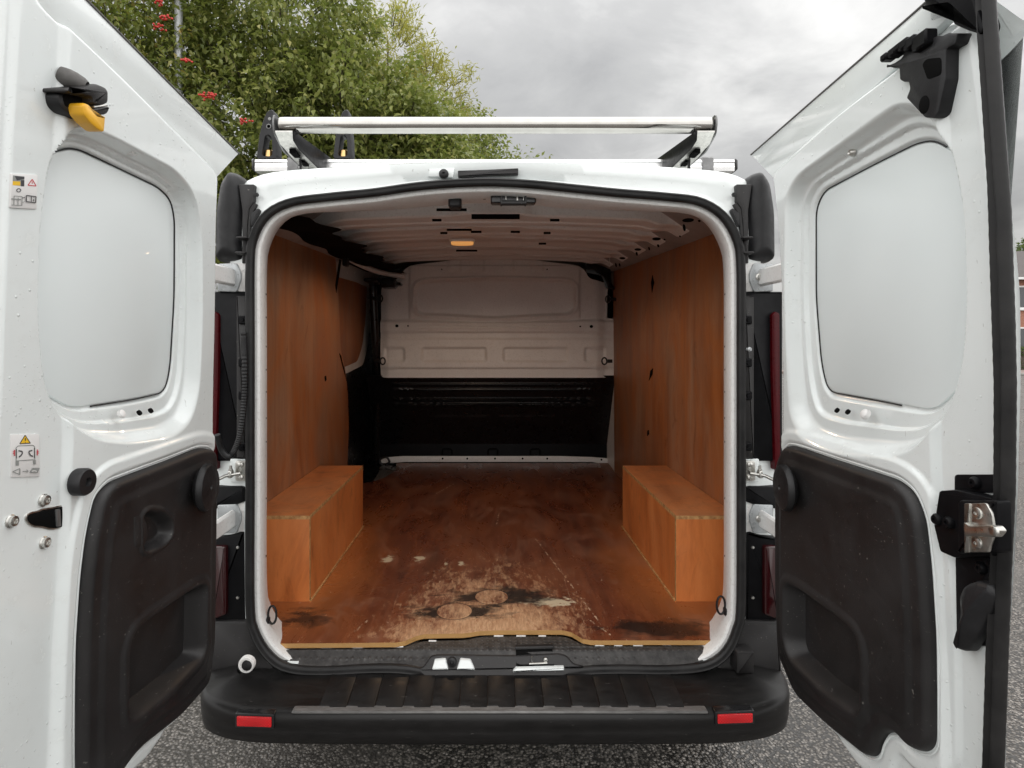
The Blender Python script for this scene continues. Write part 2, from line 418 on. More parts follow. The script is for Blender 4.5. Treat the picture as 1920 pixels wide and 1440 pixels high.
    def leaf(name, cols):
        t = NT(name)
        g = t.n('ShaderNodeNewGeometry')
        rr = g.outputs['Random Per Island']
        c = t.ramp(rr, cols)
        big = t.noise(t.pos(), 1.3, 3, 0.5)
        c = t.mix(t.rng(big, 0.35, 0.7, 0, 0.5), c, cols[1][1], 'MIX')
        t.set(color=c, rough=0.42, spec=0.45)
        tr = t.n('ShaderNodeBsdfTranslucent'); t.put(tr.inputs[0], t.mix(0.5, c, (0.24, 0.32, 0.05)))
        mx = t.n('ShaderNodeMixShader'); mx.inputs[0].default_value = 0.4
        t.t.links.new(t.p.outputs[0], mx.inputs[1]); t.t.links.new(tr.outputs[0], mx.inputs[2])
        t.t.links.new(mx.outputs[0], t.out.inputs[0])
        return t.m
    M['leaf_green'] = leaf('cherry_leaf', [(0.0, (0.13, 0.17, 0.045)), (0.5, (0.255, 0.285, 0.08)), (0.85, (0.36, 0.37, 0.11)), (1.0, (0.50, 0.46, 0.17))])
    M['leaf_rowan'] = leaf('rowan_leaf', [(0.0, (0.12, 0.16, 0.04)), (0.5, (0.22, 0.25, 0.06)), (0.85, (0.32, 0.32, 0.08)), (1.0, (0.38, 0.25, 0.07))])
    M['leaf_willow'] = leaf('willow_leaf', [(0.0, (0.32, 0.30, 0.07)), (0.5, (0.50, 0.46, 0.12)), (1.0, (0.66, 0.60, 0.22))])
    M['leaf_dark'] = leaf('hedge_leaf', [(0.0, (0.03, 0.055, 0.02)), (0.6, (0.05, 0.08, 0.03)), (1.0, (0.085, 0.12, 0.04))])
    M['berry'] = simple('berry_red', (0.55, 0.03, 0.02), 0.35)
    t = NT('house_brick')
    b = t.n('ShaderNodeTexBrick')
    t.put(b.inputs['Vector'], t.pos(rot=(R(90), 0, 0)))
    b.inputs['Scale'].default_value = 4.4
    b.inputs['Color1'].default_value = (0.30, 0.10, 0.055, 1)
    b.inputs['Color2'].default_value = (0.40, 0.15, 0.085, 1)
    b.inputs['Mortar'].default_value = (0.38, 0.33, 0.28, 1)
    M['brick'] = t.set(color=b.outputs['Color'], rough=0.8)
    t = NT('roof_tiles')
    w = t.n('ShaderNodeTexWave', bands_direction='Y'); t.put(w.inputs['Vector'], t.tc.outputs['Object'])
    w.inputs['Scale'].default_value = 1.6; w.inputs['Distortion'].default_value = 1.0
    M['tiles'] = t.set(color=t.ramp(w.outputs['Fac'], [(0.2, (0.05, 0.04, 0.04)), (0.6, (0.11, 0.095, 0.09))]), rough=0.75)
    M['upvc'] = simple('white_window_frame', (0.78, 0.78, 0.77), 0.35)
    M['glass'] = simple('window_glass', (0.03, 0.035, 0.04), 0.06, spec=0.8)
    M['car_white'] = simple('white_car_paint', (0.75, 0.75, 0.74), 0.2, coat=0.4)
    M['door_red'] = simple('red_marking', (0.45, 0.03, 0.04), 0.4)
make_materials()

# ---------------------------------------------------------------- mesh helpers
def obj(name, V, F, mat, parent=None, smooth=True, angle=40, mids=None):
    me = bpy.data.meshes.new(name)
    if isinstance(V, np.ndarray):
        V = V.reshape(-1, 3).tolist()
    me.from_pydata(V, [], F)
    mats = mat if isinstance(mat, (list, tuple)) else [mat]
    for m in mats:
        me.materials.append(M[m])
    if mids is not None:
        me.polygons.foreach_set('material_index', np.asarray(mids, dtype=np.int32))
    if len(F) > 1:
        import bmesh
        bm = bmesh.new(); bm.from_mesh(me)
        bmesh.ops.recalc_face_normals(bm, faces=bm.faces[:])
        bm.to_mesh(me); bm.free()
    if smooth:
        me.polygons.foreach_set('use_smooth', np.ones(len(me.polygons), dtype=bool))
        me.update()
        if angle < 180:
            me.set_sharp_from_angle(angle=R(angle))
    me.update()
    o = bpy.data.objects.new(name, me)
    COL.objects.link(o)
    o.parent = parent
    return o
def tag(o, label, cat=None, group=None, kind=None):
    if label: o['label'] = label
    if cat: o['category'] = cat
    if group: o['group'] = group
    if kind: o['kind'] = kind
    return o
def empty(name, loc=(0, 0, 0)):
    o = bpy.data.objects.new(name, None)
    COL.objects.link(o)
    o.location = loc
    o.empty_display_size = 0.1
    return o

class G:
    """collects primitives for ONE mesh"""
    def __init__(self):
        self.V, self.F = [], []
    def add(self, V, F):
        k = len(self.V)
        self.V += [tuple(v) for v in V]
        self.F += [tuple(i + k for i in f) for f in F]
        return self
    def box(self, lo, hi, b=0.0, fn=None):
        x0, y0, z0 = [min(a, c) for a, c in zip(lo, hi)]
        x1, y1, z1 = [max(a, c) for a, c in zip(lo, hi)]
        if b <= 0:
            V = [(x, y, z) for z in (z0, z1) for y in (y0, y1) for x in (x0, x1)]
            F = [(0, 2, 3, 1), (4, 5, 7, 6), (0, 1, 5, 4), (2, 6, 7, 3), (0, 4, 6, 2), (1, 3, 7, 5)]
        else:
            b = min(b, 0.49 * min(x1 - x0, y1 - y0, z1 - z0))
            V, F = [], []
            idx = {}
            for sx in (0, 1):
                for sy in (0, 1):
                    for sz in (0, 1):
                        for ax in range(3):
                            p = []
                            for k, (s, l, h) in enumerate(((sx, x0, x1), (sy, y0, y1), (sz, z0, z1))):
                                e_ = h if s else l
                                p.append(e_ if k == ax else e_ + (-b if s else b))
                            idx[(sx, sy, sz, ax)] = len(V); V.append(tuple(p))
            for ax in range(3):
                o1, o2 = [k for k in range(3) if k != ax]
                for s in (0, 1):
                    q = []
                    for a_, b_ in ((0, 0), (1, 0), (1, 1), (0, 1)):
                        c = [0, 0, 0]; c[ax] = s; c[o1] = a_; c[o2] = b_
                        q.append(idx[(*c, ax)])
                    F.append(tuple(q))
            for a1 in range(3):
                for a2 in range(a1 + 1, 3):
                    a3 = 3 - a1 - a2
                    for s1 in (0, 1):
                        for s2 in (0, 1):
                            c0 = [0, 0, 0]; c0[a1] = s1; c0[a2] = s2
                            c1 = list(c0); c1[a3] = 1
                            F.append((idx[(*c0, a1)], idx[(*c1, a1)], idx[(*c1, a2)], idx[(*c0, a2)]))
            for sx in (0, 1):
                for sy in (0, 1):
                    for sz in (0, 1):
                        F.append(tuple(idx[(sx, sy, sz, a)] for a in range(3)))
        if fn: V = [fn(*v) for v in V]
        return self.add(V, F)
    def tube(self, path, r, n=12, closed=False, caps=True, flat=None):
        P = [Vector(p) for p in path]
        m = len(P)
        rr = r if isinstance(r, (list, tuple)) else [r] * m
        V, F = [], []
        prev = None
        for i in range(m):
            a = P[i - 1] if (i > 0 or closed) else P[i]
            b = P[(i + 1) % m] if (i < m - 1 or closed) else P[i]
            t = (b - a).normalized()
            if prev is None:
                up = Vector((0, 0, 1)) if abs(t.z) < 0.9 else Vector((0, 1, 0))
                u = t.cross(up).normalized()
            else:
                u = (prev - t * prev.dot(t)).normalized()
            prev = u
            w = t.cross(u)
            for k in range(n):
                an = 2 * math.pi * k / n
                V.append(P[i] + (u * math.cos(an) + w * math.sin(an)) * rr[i])
        lim = m if closed else m - 1
        for i in range(lim):
            j = (i + 1) % m
            for k in range(n):
                l = (k + 1) % n
                F.append((i * n + k, i * n + l, j * n + l, j * n + k))
        if not closed and caps:
            F.append(tuple(range(n - 1, -1, -1)))
            F.append(tuple((m - 1) * n + k for k in range(n)))
        return self.add(V, F)
    def lathe(self, origin, axis, prof, n=28):
        """prof = [(radius, height along axis)...]"""
        o = Vector(origin); t = Vector(axis).normalized()
        up = Vector((0, 0, 1)) if abs(t.z) < 0.9 else Vector((0, 1, 0))
        u = t.cross(up).normalized(); w = t.cross(u)
        V, F = [], []
        for (r, h) in prof:
            for k in range(n):
                an = 2 * math.pi * k / n
                V.append(o + t * h + (u * math.cos(an) + w * math.sin(an)) * max(r, 1e-5))
        for i in range(len(prof) - 1):
            for k in range(n):
                l = (k + 1) % n
                F.append((i * n + k, i * n + l, (i + 1) * n + l, (i + 1) * n + k))
        F.append(tuple(range(n - 1, -1, -1)))
        F.append(tuple((len(prof) - 1) * n + k for k in range(n)))
        return self.add(V, F)
    def build(self, name, mat, parent=None, smooth=True, angle=40):
        return obj(name, self.V, self.F, mat, parent, smooth, angle)

def rounded(pts, r=0.02, seg=5):
    """closed polygon with its corners rounded; a point may carry its own radius as a third value"""
    out = []
    n = len(pts)
    for i in range(n):
        p = np.array(pts[i][:2], float); a = np.array(pts[i - 1][:2], float); b = np.array(pts[(i + 1) % n][:2], float)
        rr = pts[i][2] if len(pts[i]) > 2 else r
        da, db = a - p, b - p
        la, lb = np.linalg.norm(da), np.linalg.norm(db)
        k = min(rr, 0.48 * la, 0.48 * lb)
        if k < 1e-4:
            out.append(p); continue
        s, e_ = p + da / la * k, p + db / lb * k
        for j in range(seg + 1):
            t = j / seg
            out.append((1 - t) ** 2 * s + 2 * t * (1 - t) * p + t * t * e_)
    return np.array(out)
def resample(poly, n):
    P = np.vstack([poly, poly[:1]])
    d = np.r_[0, np.cumsum(np.linalg.norm(np.diff(P, axis=0), axis=1))]
    t = np.linspace(0, d[-1], n, endpoint=False)
    return np.c_[np.interp(t, d, P[:, 0]), np.interp(t, d, P[:, 1])]
def area2(P):
    x, y = P[:, 0], P[:, 1]
    return np.sum(x * np.roll(y, -1) - np.roll(x, -1) * y)
def inset(P, d):
    """moves a closed outline inwards by d"""
    t = np.roll(P, -1, 0) - np.roll(P, 1, 0)
    t /= np.maximum(np.linalg.norm(t, axis=1, keepdims=True), 1e-9)
    nrm = np.c_[-t[:, 1], t[:, 0]] * (1 if area2(P) > 0 else -1)
    return P + nrm * d
def sd(x, y, poly):
    """signed distance to a closed polygon, positive inside"""
    x = np.asarray(x, float); y = np.asarray(y, float)
    best = np.full(x.shape, 1e9); ins = np.zeros(x.shape, bool)
    n = len(poly)
    for i in range(n):
        ax, ay = poly[i]; bx, by = poly[(i + 1) % n]
        ex, ey = bx - ax, by - ay
        L = ex * ex + ey * ey + 1e-12
        t = np.clip(((x - ax) * ex + (y - ay) * ey) / L, 0, 1)
        best = np.minimum(best, (x - ax - t * ex) ** 2 + (y - ay - t * ey) ** 2)
        if ay != by:
            c = ((ay > y) != (by > y)) & (x < (bx - ax) * (y - ay) / (by - ay) + ax)
            ins ^= c
    d = np.sqrt(best)
    return np.where(ins, d, -d)
def ss(a, b, x):
    t = np.clip((np.asarray(x, float) - a) / (b - a), 0, 1)
    return t * t * (3 - 2 * t)
def relief(name, outline, fn, h, mat, parent, rings=60, n=240, skirt=None, center=None, angle=50, skirt_in=0.0):
    """a pressed panel: the area inside the outline, raised by h(a, b), with a skirt down to a level"""
    O = resample(np.asarray(outline), n)
    c = O.mean(0) if center is None else np.array(center, float)
    rs = np.linspace(0, 1, rings + 1)[1:]
    pts = np.vstack([c[None]] + [c + (O - c) * r for r in rs])
    hv = h(pts[:, 0], pts[:, 1])
    one = np.ones(len(pts))
    V = np.stack([q * one for q in fn(pts[:, 0], pts[:, 1], hv)], -1)
    F = []
    for k in range(n):
        F.append((0, 1 + k, 1 + (k + 1) % n))
    for r in range(rings - 1):
        o0, o1 = 1 + r * n, 1 + (r + 1) * n
        for k in range(n):
            l = (k + 1) % n
            F.append((o0 + k, o1 + k, o1 + l, o0 + l))
    if skirt is not None:
        k0 = len(V)
        O2 = inset(O, skirt_in) if skirt_in else O
        V = np.vstack([V, [fn(a, b, skirt) for a, b in O2]])
        o1 = 1 + (rings - 1) * n
        for k in range(n):
            l = (k + 1) % n
            F.append((o1 + k, k0 + k, k0 + l, o1 + l))
        F.append(tuple(k0 + k for k in range(n - 1, -1, -1)))
    return obj(name, V, F, mat, parent, True, angle)
def slab(name, outline, fn, n0, n1, mat, parent, bevel=0.003, dome=0.0, angle=40, add_to=None):
    """a plate with the given outline from level n0 to n1 with a bevelled face"""
    O = np.asarray(outline, float)
    k = len(O)
    s = 1 if n1 > n0 else -1
    rings = [(O, n0), (O, n1 - s * bevel), (inset(O, bevel * 0.3), n1 - s * bevel * 0.3), (inset(O, bevel), n1)]
    if dome:
        c = O.mean(0)
        for q in (0.25, 0.5, 0.75, 0.92):
            In = inset(O, bevel)
            rings.append((In + (c - In) * q, n1 + dome * (1 - (1 - q) ** 2)))
    V, F = [], []
    for P, n in rings:
        V += [fn(a, b, n) for a, b in P]
    for r in range(len(rings) - 1):
        for i in range(k):
            j = (i + 1) % k
            F.append((r * k + i, r * k + j, (r + 1) * k + j, (r + 1) * k + i))
    F.append(tuple(range(k - 1, -1, -1)))
    F.append(tuple((len(rings) - 1) * k + i for i in range(k)))
    if add_to is not None:
        return add_to.add(V, F)
    return obj(name, V, F, mat, parent, True, angle)
def disc_outline(cx, cy, r, n=28, ry=None):
    ry = ry or r
    return np.array([(cx + r * math.cos(2 * math.pi * i / n), cy + ry * math.sin(2 * math.pi * i / n)) for i in range(n)])
def rect(x0, y0, x1, y1, r=0.004, seg=4):
    return rounded([(x0, y0), (x1, y0), (x1, y1), (x0, y1)], r, seg)
def spline(pts, n, closed=False):
    """Catmull-Rom through pts"""
    P = [np.array(p, float) for p in pts]
    m = len(P); out = []
    segs = m if closed else m - 1
    per = max(2, n // segs)
    for i in range(segs):
        p1, p2 = P[i], P[(i + 1) % m]
        p0 = P[i - 1] if (i > 0 or closed) else 2 * p1 - p2
        p3 = P[(i + 2) % m] if (i + 2 < m or closed) else 2 * p2 - p1
        for j in range(per):
            t = j / per
            out.append(0.5 * ((2 * p1) + (-p0 + p2) * t + (2 * p0 - 5 * p1 + 4 * p2 - p3) * t * t + (-p0 + 3 * p1 - 3 * p2 + p3) * t ** 3))
    if not closed: out.append(P[-1])
    return np.array(out)

# ================================================================ ground
ground = obj('ground', [(-250, -250, 0), (250, -250, 0), (250, 250, 0), (-250, 250, 0)], [(0, 1, 2, 3)], 'asphalt', None, False)
tag(ground, 'wet chipped asphalt of the road under the van', kind='structure')

# ================================================================ the van
van = empty('van')
tag(van, 'white panel van with both rear doors swung open and a plywood lined load bay', 'van')
NA = 260
CEN = np.array([0.008, 1.2])
ANG = np.linspace(0, 2 * math.pi, NA, endpoint=False)
def polar(poly):
    P = np.asarray(poly, float) - CEN
    Q = np.roll(P, -1, 0)
    out = []
    for a in ANG:
        d = np.array([math.cos(a), math.sin(a)])
        e = Q - P
        den = d[0] * e[:, 1] - d[1] * e[:, 0]
        den = np.where(np.abs(den) < 1e-12, 1e-12, den)
        t = (P[:, 0] * e[:, 1] - P[:, 1] * e[:, 0]) / den
        u = (P[:, 0] * d[1] - P[:, 1] * d[0]) / den
        ok = (t > 0) & (u >= -1e-6) & (u <= 1 + 1e-6)
        out.append(CEN + d * t[ok].max())
    return np.array(out)
seal_pts = [(-0.683, 0.699), (-0.683, 1.046), (-0.683, 1.422), (-0.683, 1.649), (-0.675, 1.724), (-0.639, 1.79), (-0.571, 1.828),
            (-0.458, 1.844), (-0.338, 1.856), (-0.217, 1.873), (-0.112, 1.882), (0, 1.885), (0.115, 1.879), (0.235, 1.867),
            (0.356, 1.855), (0.491, 1.844), (0.582, 1.831), (0.648, 1.79), (0.687, 1.724), (0.698, 1.649), (0.699, 1.422),
            (0.699, 1.046), (0.698, 0.699), (0.687, 0.624), (0.657, 0.563), (0.604, 0.526), (0.506, 0.514), (0.356, 0.515), (0.265, 0.512),
            (0.175, 0.499), (0.054, 0.493), (-0.066, 0.494), (-0.172, 0.503), (-0.247, 0.515), (-0.338, 0.517), (-0.488, 0.511), (-0.579, 0.52), (-0.631, 0.554), (-0.669, 0.616)]
S = polar(spline(seal_pts, 400, True))
sinA = np.sin(ANG)
topw = ss(0.86, 0.97, (S[:, 1] - 1.2) / 0.7)
botw = ss(0.80, 0.97, (1.2 - S[:, 1]) / 0.7)
def loft(name, loops, mat, parent, angle=50, closed_ends=False):
    V = [p for L in loops for p in L]
    n = len(loops[0]); F = []
    for r in range(len(loops) - 1):
        for i in range(n):
            j = (i + 1) % n
            F.append((r * n + i, r * n + j, (r + 1) * n + j, (r + 1) * n + i))
    if closed_ends:
        F.append(tuple(range(n - 1, -1, -1)))
        F.append(tuple((len(loops) - 1) * n + i for i in range(n)))
    return obj(name, V, F, mat, parent, True, angle)
def ring(P, y):
    yy = np.broadcast_to(y, (len(P),))
    return [(a, b, c) for (a, c), b in zip(P, yy)]
def off(P, d):
    """outline moved inwards by d, d may vary round the loop"""
    t = np.roll(P, -1, 0) - np.roll(P, 1, 0)
    t /= np.linalg.norm(t, axis=1, keepdims=True)
    nrm = np.c_[-t[:, 1], t[:, 0]]
    return P + nrm * np.broadcast_to(d, (len(P),))[:, None]
# jamb: the pressed return of the rear opening
botc = ss(0.62, 0.50, np.abs(S[:, 0] - CEN[0])) * botw
d2 = -0.014 + 0.036 * topw + 0.012 * botw
loft('rear_opening_jamb', [ring(off(S, 0.004), -0.054), ring(off(S, 0.016 - 0.014 * botc), -0.056), ring(off(S, 0.022 - 0.02 * botc), -0.053), ring(off(S, 0.025 - 0.024 * botc), -0.046),
     ring(off(S, 0.018 + 0.008 * topw - 0.018 * botc), 0.0), ring(off(S, d2), 0.085), ring(off(S, d2 - 0.004), 0.10), ring(off(S, -0.15 + 0.14 * topw + 0.11 * botw), 0.115)],
     'inner_white', van, 35)
# rear seal with a grooved lip
sg = G()
prof = [(-0.002, 0.014), (0.006, 0.013), (0.011, 0.008), (0.012, 0.001), (0.0095, -0.003), (0.010, -0.007), (0.006, -0.010), (0.002, -0.0075), (-0.003, -0.009), (-0.009, -0.006), (-0.012, 0.001), (-0.010, 0.010)]
loft('door_seal', [ring(off(S, -a), -0.068 + b) for a, b in prof] + [ring(off(S, -prof[0][0]), -0.068 + prof[0][1])], 'seal', van, 60)
# outer body
def mir(L): return [(x, z) for x, z in L]
rear_out = [(0.80, 0.44), (0.825, 0.55), (0.825, 0.8), (0.815, 1.1), (0.795, 1.45), (0.775, 1.70), (0.757, 1.84), (0.742, 1.903), (0.705, 1.919), (0.666, 1.927), (0.572, 1.936),
            (0.353, 1.946), (0.119, 1.952), (0, 1.954), (-0.131, 1.952), (-0.35, 1.944), (-0.569, 1.933), (-0.647, 1.925), (-0.678, 1.918),
            (-0.725, 1.90), (-0.742, 1.84), (-0.76, 1.70), (-0.78, 1.45), (-0.80, 1.1), (-0.81, 0.8), (-0.81, 0.55), (-0.785, 0.44), (0, 0.44)]
O = polar(rounded(rear_out, 0.03, 4))
def outer(ds, dt, y):
    """body outline grown sideways by ds and upwards by dt"""
    k = ss(0, 0.5, np.abs(O[:, 0] - CEN[0]) / 0.8)
    P = O.copy()
    P[:, 0] += np.sign(O[:, 0]) * ds * k
    P[:, 1] += dt * ss(1.5, 1.95, O[:, 1])
    return ring(P, y)
mid = off(S, -0.022)
mid2 = S + (O - S) * 0.55
mid3 = S + (O - S) * 0.93
wob = 0.004 * np.sin(ANG * 9) * topw
loft('rear_panel', [ring(off(S, 0.003), -0.050), ring(off(S, -0.013), -0.052), ring(off(S, -0.018), -0.046), ring(S + (O - S) * 0.30, -0.038 + wob), ring(mid2, -0.038 - 0.010 * topw + wob), ring(mid3, -0.026 - 0.022 * topw + wob * 0.5), ring(S + (O - S) * 0.985, -0.020 - 0.020 * topw), ring(O, -0.006 - 0.006 * topw),
     outer(0.02, 0.012, 0.035)], 'white', van, 60)
loft('body_shell', [outer(0.016, 0.009, 0.03), outer(0.045, 0.02, 0.10), outer(0.09, 0.03, 0.25), outer(0.125, 0.045, 0.6), outer(0.13, 0.06, 2.0), outer(0.13, 0.06, 3.0),
     outer(0.12, 0.03, 3.4)], 'white', van, 60)
def cab_ring(y, top):
    P = O.copy(); P[:, 0] += np.sign(O[:, 0]) * 0.10
    P[:, 1] = 0.44 + (P[:, 1] - 0.44) * (top - 0.44) / 1.51
    return ring(P, y)
loft('cab', [outer(0.12, 0.03, 3.402), cab_ring(3.75, 1.75), cab_ring(4.2, 1.22), cab_ring(4.75, 1.0), cab_ring(5.0, 0.78)], 'white', van, 60, True)
for sx in (-1, 1):
    for wy in (0.78, 4.05):
        w = empty('wheel'); w.parent = van; w.location = (sx * 0.80, wy, 0.335)
        g = G(); g.lathe((-0.105, 0, 0), (1, 0, 0), [(0.20, 0.01), (0.29, 0), (0.325, 0.02), (0.335, 0.06), (0.335, 0.15), (0.325, 0.19), (0.29, 0.21), (0.20, 0.20)], 40); g.build('tyre', 'tyre', w)
        g = G(); g.lathe((-0.09, 0, 0), (1, 0, 0), [(0.05, 0), (0.198, 0.01), (0.198, 0.17), (0.05, 0.18)], 32); g.build('rim', 'zinc', w)

# ---------------------------------------------------------------- header and roof edge
def back(y):                       # plate on the rear face: n grows towards the street behind the van
    return lambda x, z, n: (x, y - n, z)
b_hdr = back(-0.046)
slab('blanking_plate', [(-0.183, 1.906), (-0.18, 1.927), (-0.109, 1.929), (-0.112, 1.903)], b_hdr, 0, 0.006, 'white', van, 0.002)
g = G(); g.lathe(((-0.139, 1.912)[0], -0.050, (-0.139, 1.912)[1]), (0, -1, 0), [(0.014, 0), (0.0135, 0.008), (0.009, 0.012), (0.004, 0.0125), (0.003, 0.008)], 24); g.build('rubber_grommet', 'rubber', van)
slab('high_brake_lamp_trim', rounded([(-0.098, 1.902), (-0.099, 1.92), (-0.014, 1.923), (0.072, 1.927), (0.072, 1.909), (-0.014, 1.907)], 0.002, 2), b_hdr, 0.0, 0.016, 'plastic', van, 0.003)
# latch keeper on the underside of the header
k = G()
k.box(((-0.006, 1.874)[0], -0.02, 1.838), ((0.125, 1.874)[0], 0.012, 1.868), 0.004)
k.build('latch_keeper_plate', 'gloss_black', van)
k = G()
k.box(((0.022, 1.874)[0], -0.035, 1.830), ((0.097, 1.874)[0], -0.018, 1.843), 0.004)
k.box(((0.022, 1.874)[0], -0.035, 1.832), ((0.027, 1.874)[0], -0.005, 1.855), 0.001)
k.box(((0.092, 1.874)[0], -0.035, 1.832), ((0.097, 1.874)[0], -0.005, 1.855), 0.001)
k.build('latch_keeper_bar', 'plastic', van)
for (pa, pb, pr_) in (((0.038, -0.025, 1.869), (0.038, -0.025, 1.846), 0.0018), ((0.071, -0.025, 1.866), (0.071, -0.025, 1.844), 0.0025), ((0.089, -0.025, 1.866), (0.089, -0.025, 1.844), 0.0018)):
    k = G(); k.tube([pa, pb], pr_, 8); k.build('keeper_pin', 'zinc', van)
k = G(); k.box(((-0.131, 1.854)[0], 0.0, 1.832), ((-0.093, 1.854)[0], 0.05, 1.868), 0.006); k.build('bump_stop', 'rubber', van)
for (x, y) in ((908, 369), (1017, 369)):
    pass
for p in ((-0.025, 0.02, 1.866), (0.147, 0.02, 1.866)):
    k = G(); k.box((p[0] - 0.004, p[1] - 0.006, p[2] - 0.006), (p[0] + 0.004, p[1] + 0.006, p[2] + 0.006)); k.build('fixing_hole', 'dark_hole', van)

# ---------------------------------------------------------------- pillar trims
def pillar(side):
    def X(p):                       # coordinates were taken on the left pillar; the right one mirrors them
        return [(-q[0] + 0.014 if side > 0 else q[0], *q[1:]) for q in p]
    f = back(-0.004)
    s = 'right' if side > 0 else 'left'
    # upper black corner cap
    cap_o = rounded(X([(-0.8, 1.668), (-0.797, 1.808), (-0.783, 1.893), (-0.757, 1.929), (-0.732, 1.921), (-0.715, 1.893), (-0.71, 1.831), (-0.713, 1.762), (-0.71, 1.663)]), 0.02, 5)
    relief('corner_cap', cap_o, back(-0.01), lambda x, z: 0.055 * np.sqrt(np.clip(1 - (1 - np.clip(sd(x, z, cap_o) / 0.042, 0, 1)) ** 2, 0, 1)) + 0.02 * (z - 1.75), 'grey_plastic', van, 30, 90, skirt=-0.03, angle=80)
    slab('cap_plate', rounded(X([(-0.723, 1.884), (-0.678, 1.884), (-0.678, 1.835), (-0.692, 1.815), (-0.698, 1.762), (-0.7, 1.663), (-0.713, 1.663), (-0.712, 1.808)]), 0.004, 3), back(-0.03), 0, 0.022, 'plastic', van, 0.003)
    c = X([(-0.671, 1.854)])[0]
    g = G(); g.lathe((c[0], -0.05, c[1]), (0, -1, 0), [(0.007, 0), (0.006, 0.006), (0.002, 0.0065)], 6); g.build('cap_screw', 'rubber', van)
    for zt in ((-0.699, 1.727), (-0.702, 1.685)):
        x0, z0 = X([zt])[0]
        g = G(); g.box((x0 - 0.016, -0.085, z0 - 0.003), (x0 + 0.012, -0.03, z0 + 0.003), 0.002); g.build('cap_clip', 'plastic', van)
    slab('pillar_filler', rounded(X([(-0.708, 1.846), (-0.671, 1.828), (-0.687, 1.796), (-0.694, 1.727), (-0.696, 1.66), (-0.715, 1.66)]), 0.003, 2), back(-0.036), 0, 0.012, 'plastic', van, 0.003)
    slab('plug_cap', rounded(X([(-0.688, 1.801), (-0.667, 1.817), (-0.661, 1.809), (-0.682, 1.764), (-0.688, 1.764)]), 0.006, 3), back(-0.034), 0, 0.018, 'grey_plastic', van, 0.003)
    # lamp cluster back plates
    slab('lamp_housing', rounded(X([(-0.814, 1.58), (-0.701, 1.58), (-0.701, 1.095), (-0.814, 1.095)]), 0.004, 2), back(-0.004), -0.02, 0.04, 'satin_black', van, 0.006)
    slab('lamp_inner_rail', rounded(X([(-0.728, 1.567), (-0.699, 1.567), (-0.699, 1.105), (-0.728, 1.105)]), 0.002, 2), back(-0.04), 0, 0.014, 'plastic', van, 0.004)
    for zc in ((-0.707, 1.498), (-0.707, 1.377), (-0.707, 1.284), (-0.707, 1.139)):
        x0, z0 = X([zc])[0]
        g = G(); g.box((x0 - 0.013, -0.06, z0 - 0.012), (x0 + 0.013, -0.052, z0 + 0.012), 0.003); g.lathe((x0, -0.06, z0), (0, -1, 0), [(0.005, 0), (0.004, 0.004)], 10); g.build('housing_clip', 'satin_black', van)
    slab('tail_lamp_lens', rounded(X([(-0.801, 1.517), (-0.789, 1.523), (-0.777, 1.514), (-0.778, 1.346), (-0.783, 1.194), (-0.786, 1.071), (-0.804, 1.071)]), 0.005, 3), back(-0.035), -0.03, 0.02, 'red_lens', van, 0.006)
    slab('pillar_band', rounded(X([(-0.805, 1.024), (-0.707, 1.024), (-0.704, 0.982), (-0.747, 0.965), (-0.805, 0.959)]), 0.004, 3), back(-0.004), 0, 0.045, 'satin_black', van, 0.006)
    slab('lower_lamp_housing', rounded(X([(-0.806, 0.877), (-0.747, 0.885), (-0.707, 0.897), (-0.704, 0.627), (-0.809, 0.627)]), 0.006, 3), back(-0.004), -0.02, 0.042, 'satin_black', van, 0.008)
    slab('lower_lamp_lens', rounded(X([(-0.793, 0.858), (-0.754, 0.858), (-0.754, 0.664), (-0.796, 0.649)]), 0.006, 3), back(-0.046), 0, 0.014, 'dark_red_lens', van, 0.006)
    for zc in ((-0.726, 0.851), (-0.726, 0.708)):
        x0, z0 = X([zc])[0]
        g = G(); g.lathe((x0, -0.046, z0), (0, -1, 0), [(0.0045, 0), (0.004, 0.004), (0.002, 0.0045)], 12); g.build('lamp_screw', 'zinc', van)
    slab('bumper_corner_trim', rounded(X([(-0.799, 0.645), (-0.684, 0.645), (-0.654, 0.571), (-0.624, 0.515), (-0.609, 0.466), (-0.812, 0.443), (-0.805, 0.548)]), 0.01, 4), back(-0.01), -0.02, 0.045, 'plastic', van, 0.01)
    # hinges
    for y0, y1, nm in (((-0.729, 1.664)[1], (-0.729, 1.576)[1], 0), ((-0.729, 0.979)[1], (-0.729, 0.889)[1], 1)):
        zc = (y0 + y1) / 2; hh = abs(y0 - y1) / 2
        xs = [q[0] for q in X([(-0.784, 1.649), (-0.729, 1.649), (-0.717, 1.649), (-0.684, 1.649)])]
        slab('hinge_leaf', rounded([(xs[0], zc - hh + 0.006), (xs[3], zc - hh + 0.002), (xs[3], zc + hh), (xs[0], zc + hh - 0.004)], 0.004, 3), back(-0.01), 0, 0.032, 'inner_white', van, 0.004)
        slab('hinge_plate', rounded([(xs[0], zc - hh + 0.004), (xs[1], zc - hh + 0.002), (xs[2], zc - 0.008), (xs[2], zc + 0.012), (xs[1], zc + hh - 0.004), (xs[0], zc + hh - 0.006)], 0.006, 3), back(-0.042), 0, 0.008, 'hinge_grey', van, 0.003)
        xb = X([(-0.744, 1.649)])[0][0]
        g = G(); g.lathe((xb, -0.05, zc), (0, -1, 0), [(0.011, 0), (0.011, 0.004), (0.008, 0.0055), (0.0075, 0.010), (0.004, 0.0105), (0.003, 0.007)], 18); g.build('hinge_bolt', 'zinc', van)
        xa = 0.752 if side > 0 else -0.728
        g = G(); g.box((xa + 0.004 * side, -0.19, zc - 0.026), (xa + 0.020 * side, -0.040, zc + 0.024), 0.006); g.build('hinge_arm', 'inner_white', van)
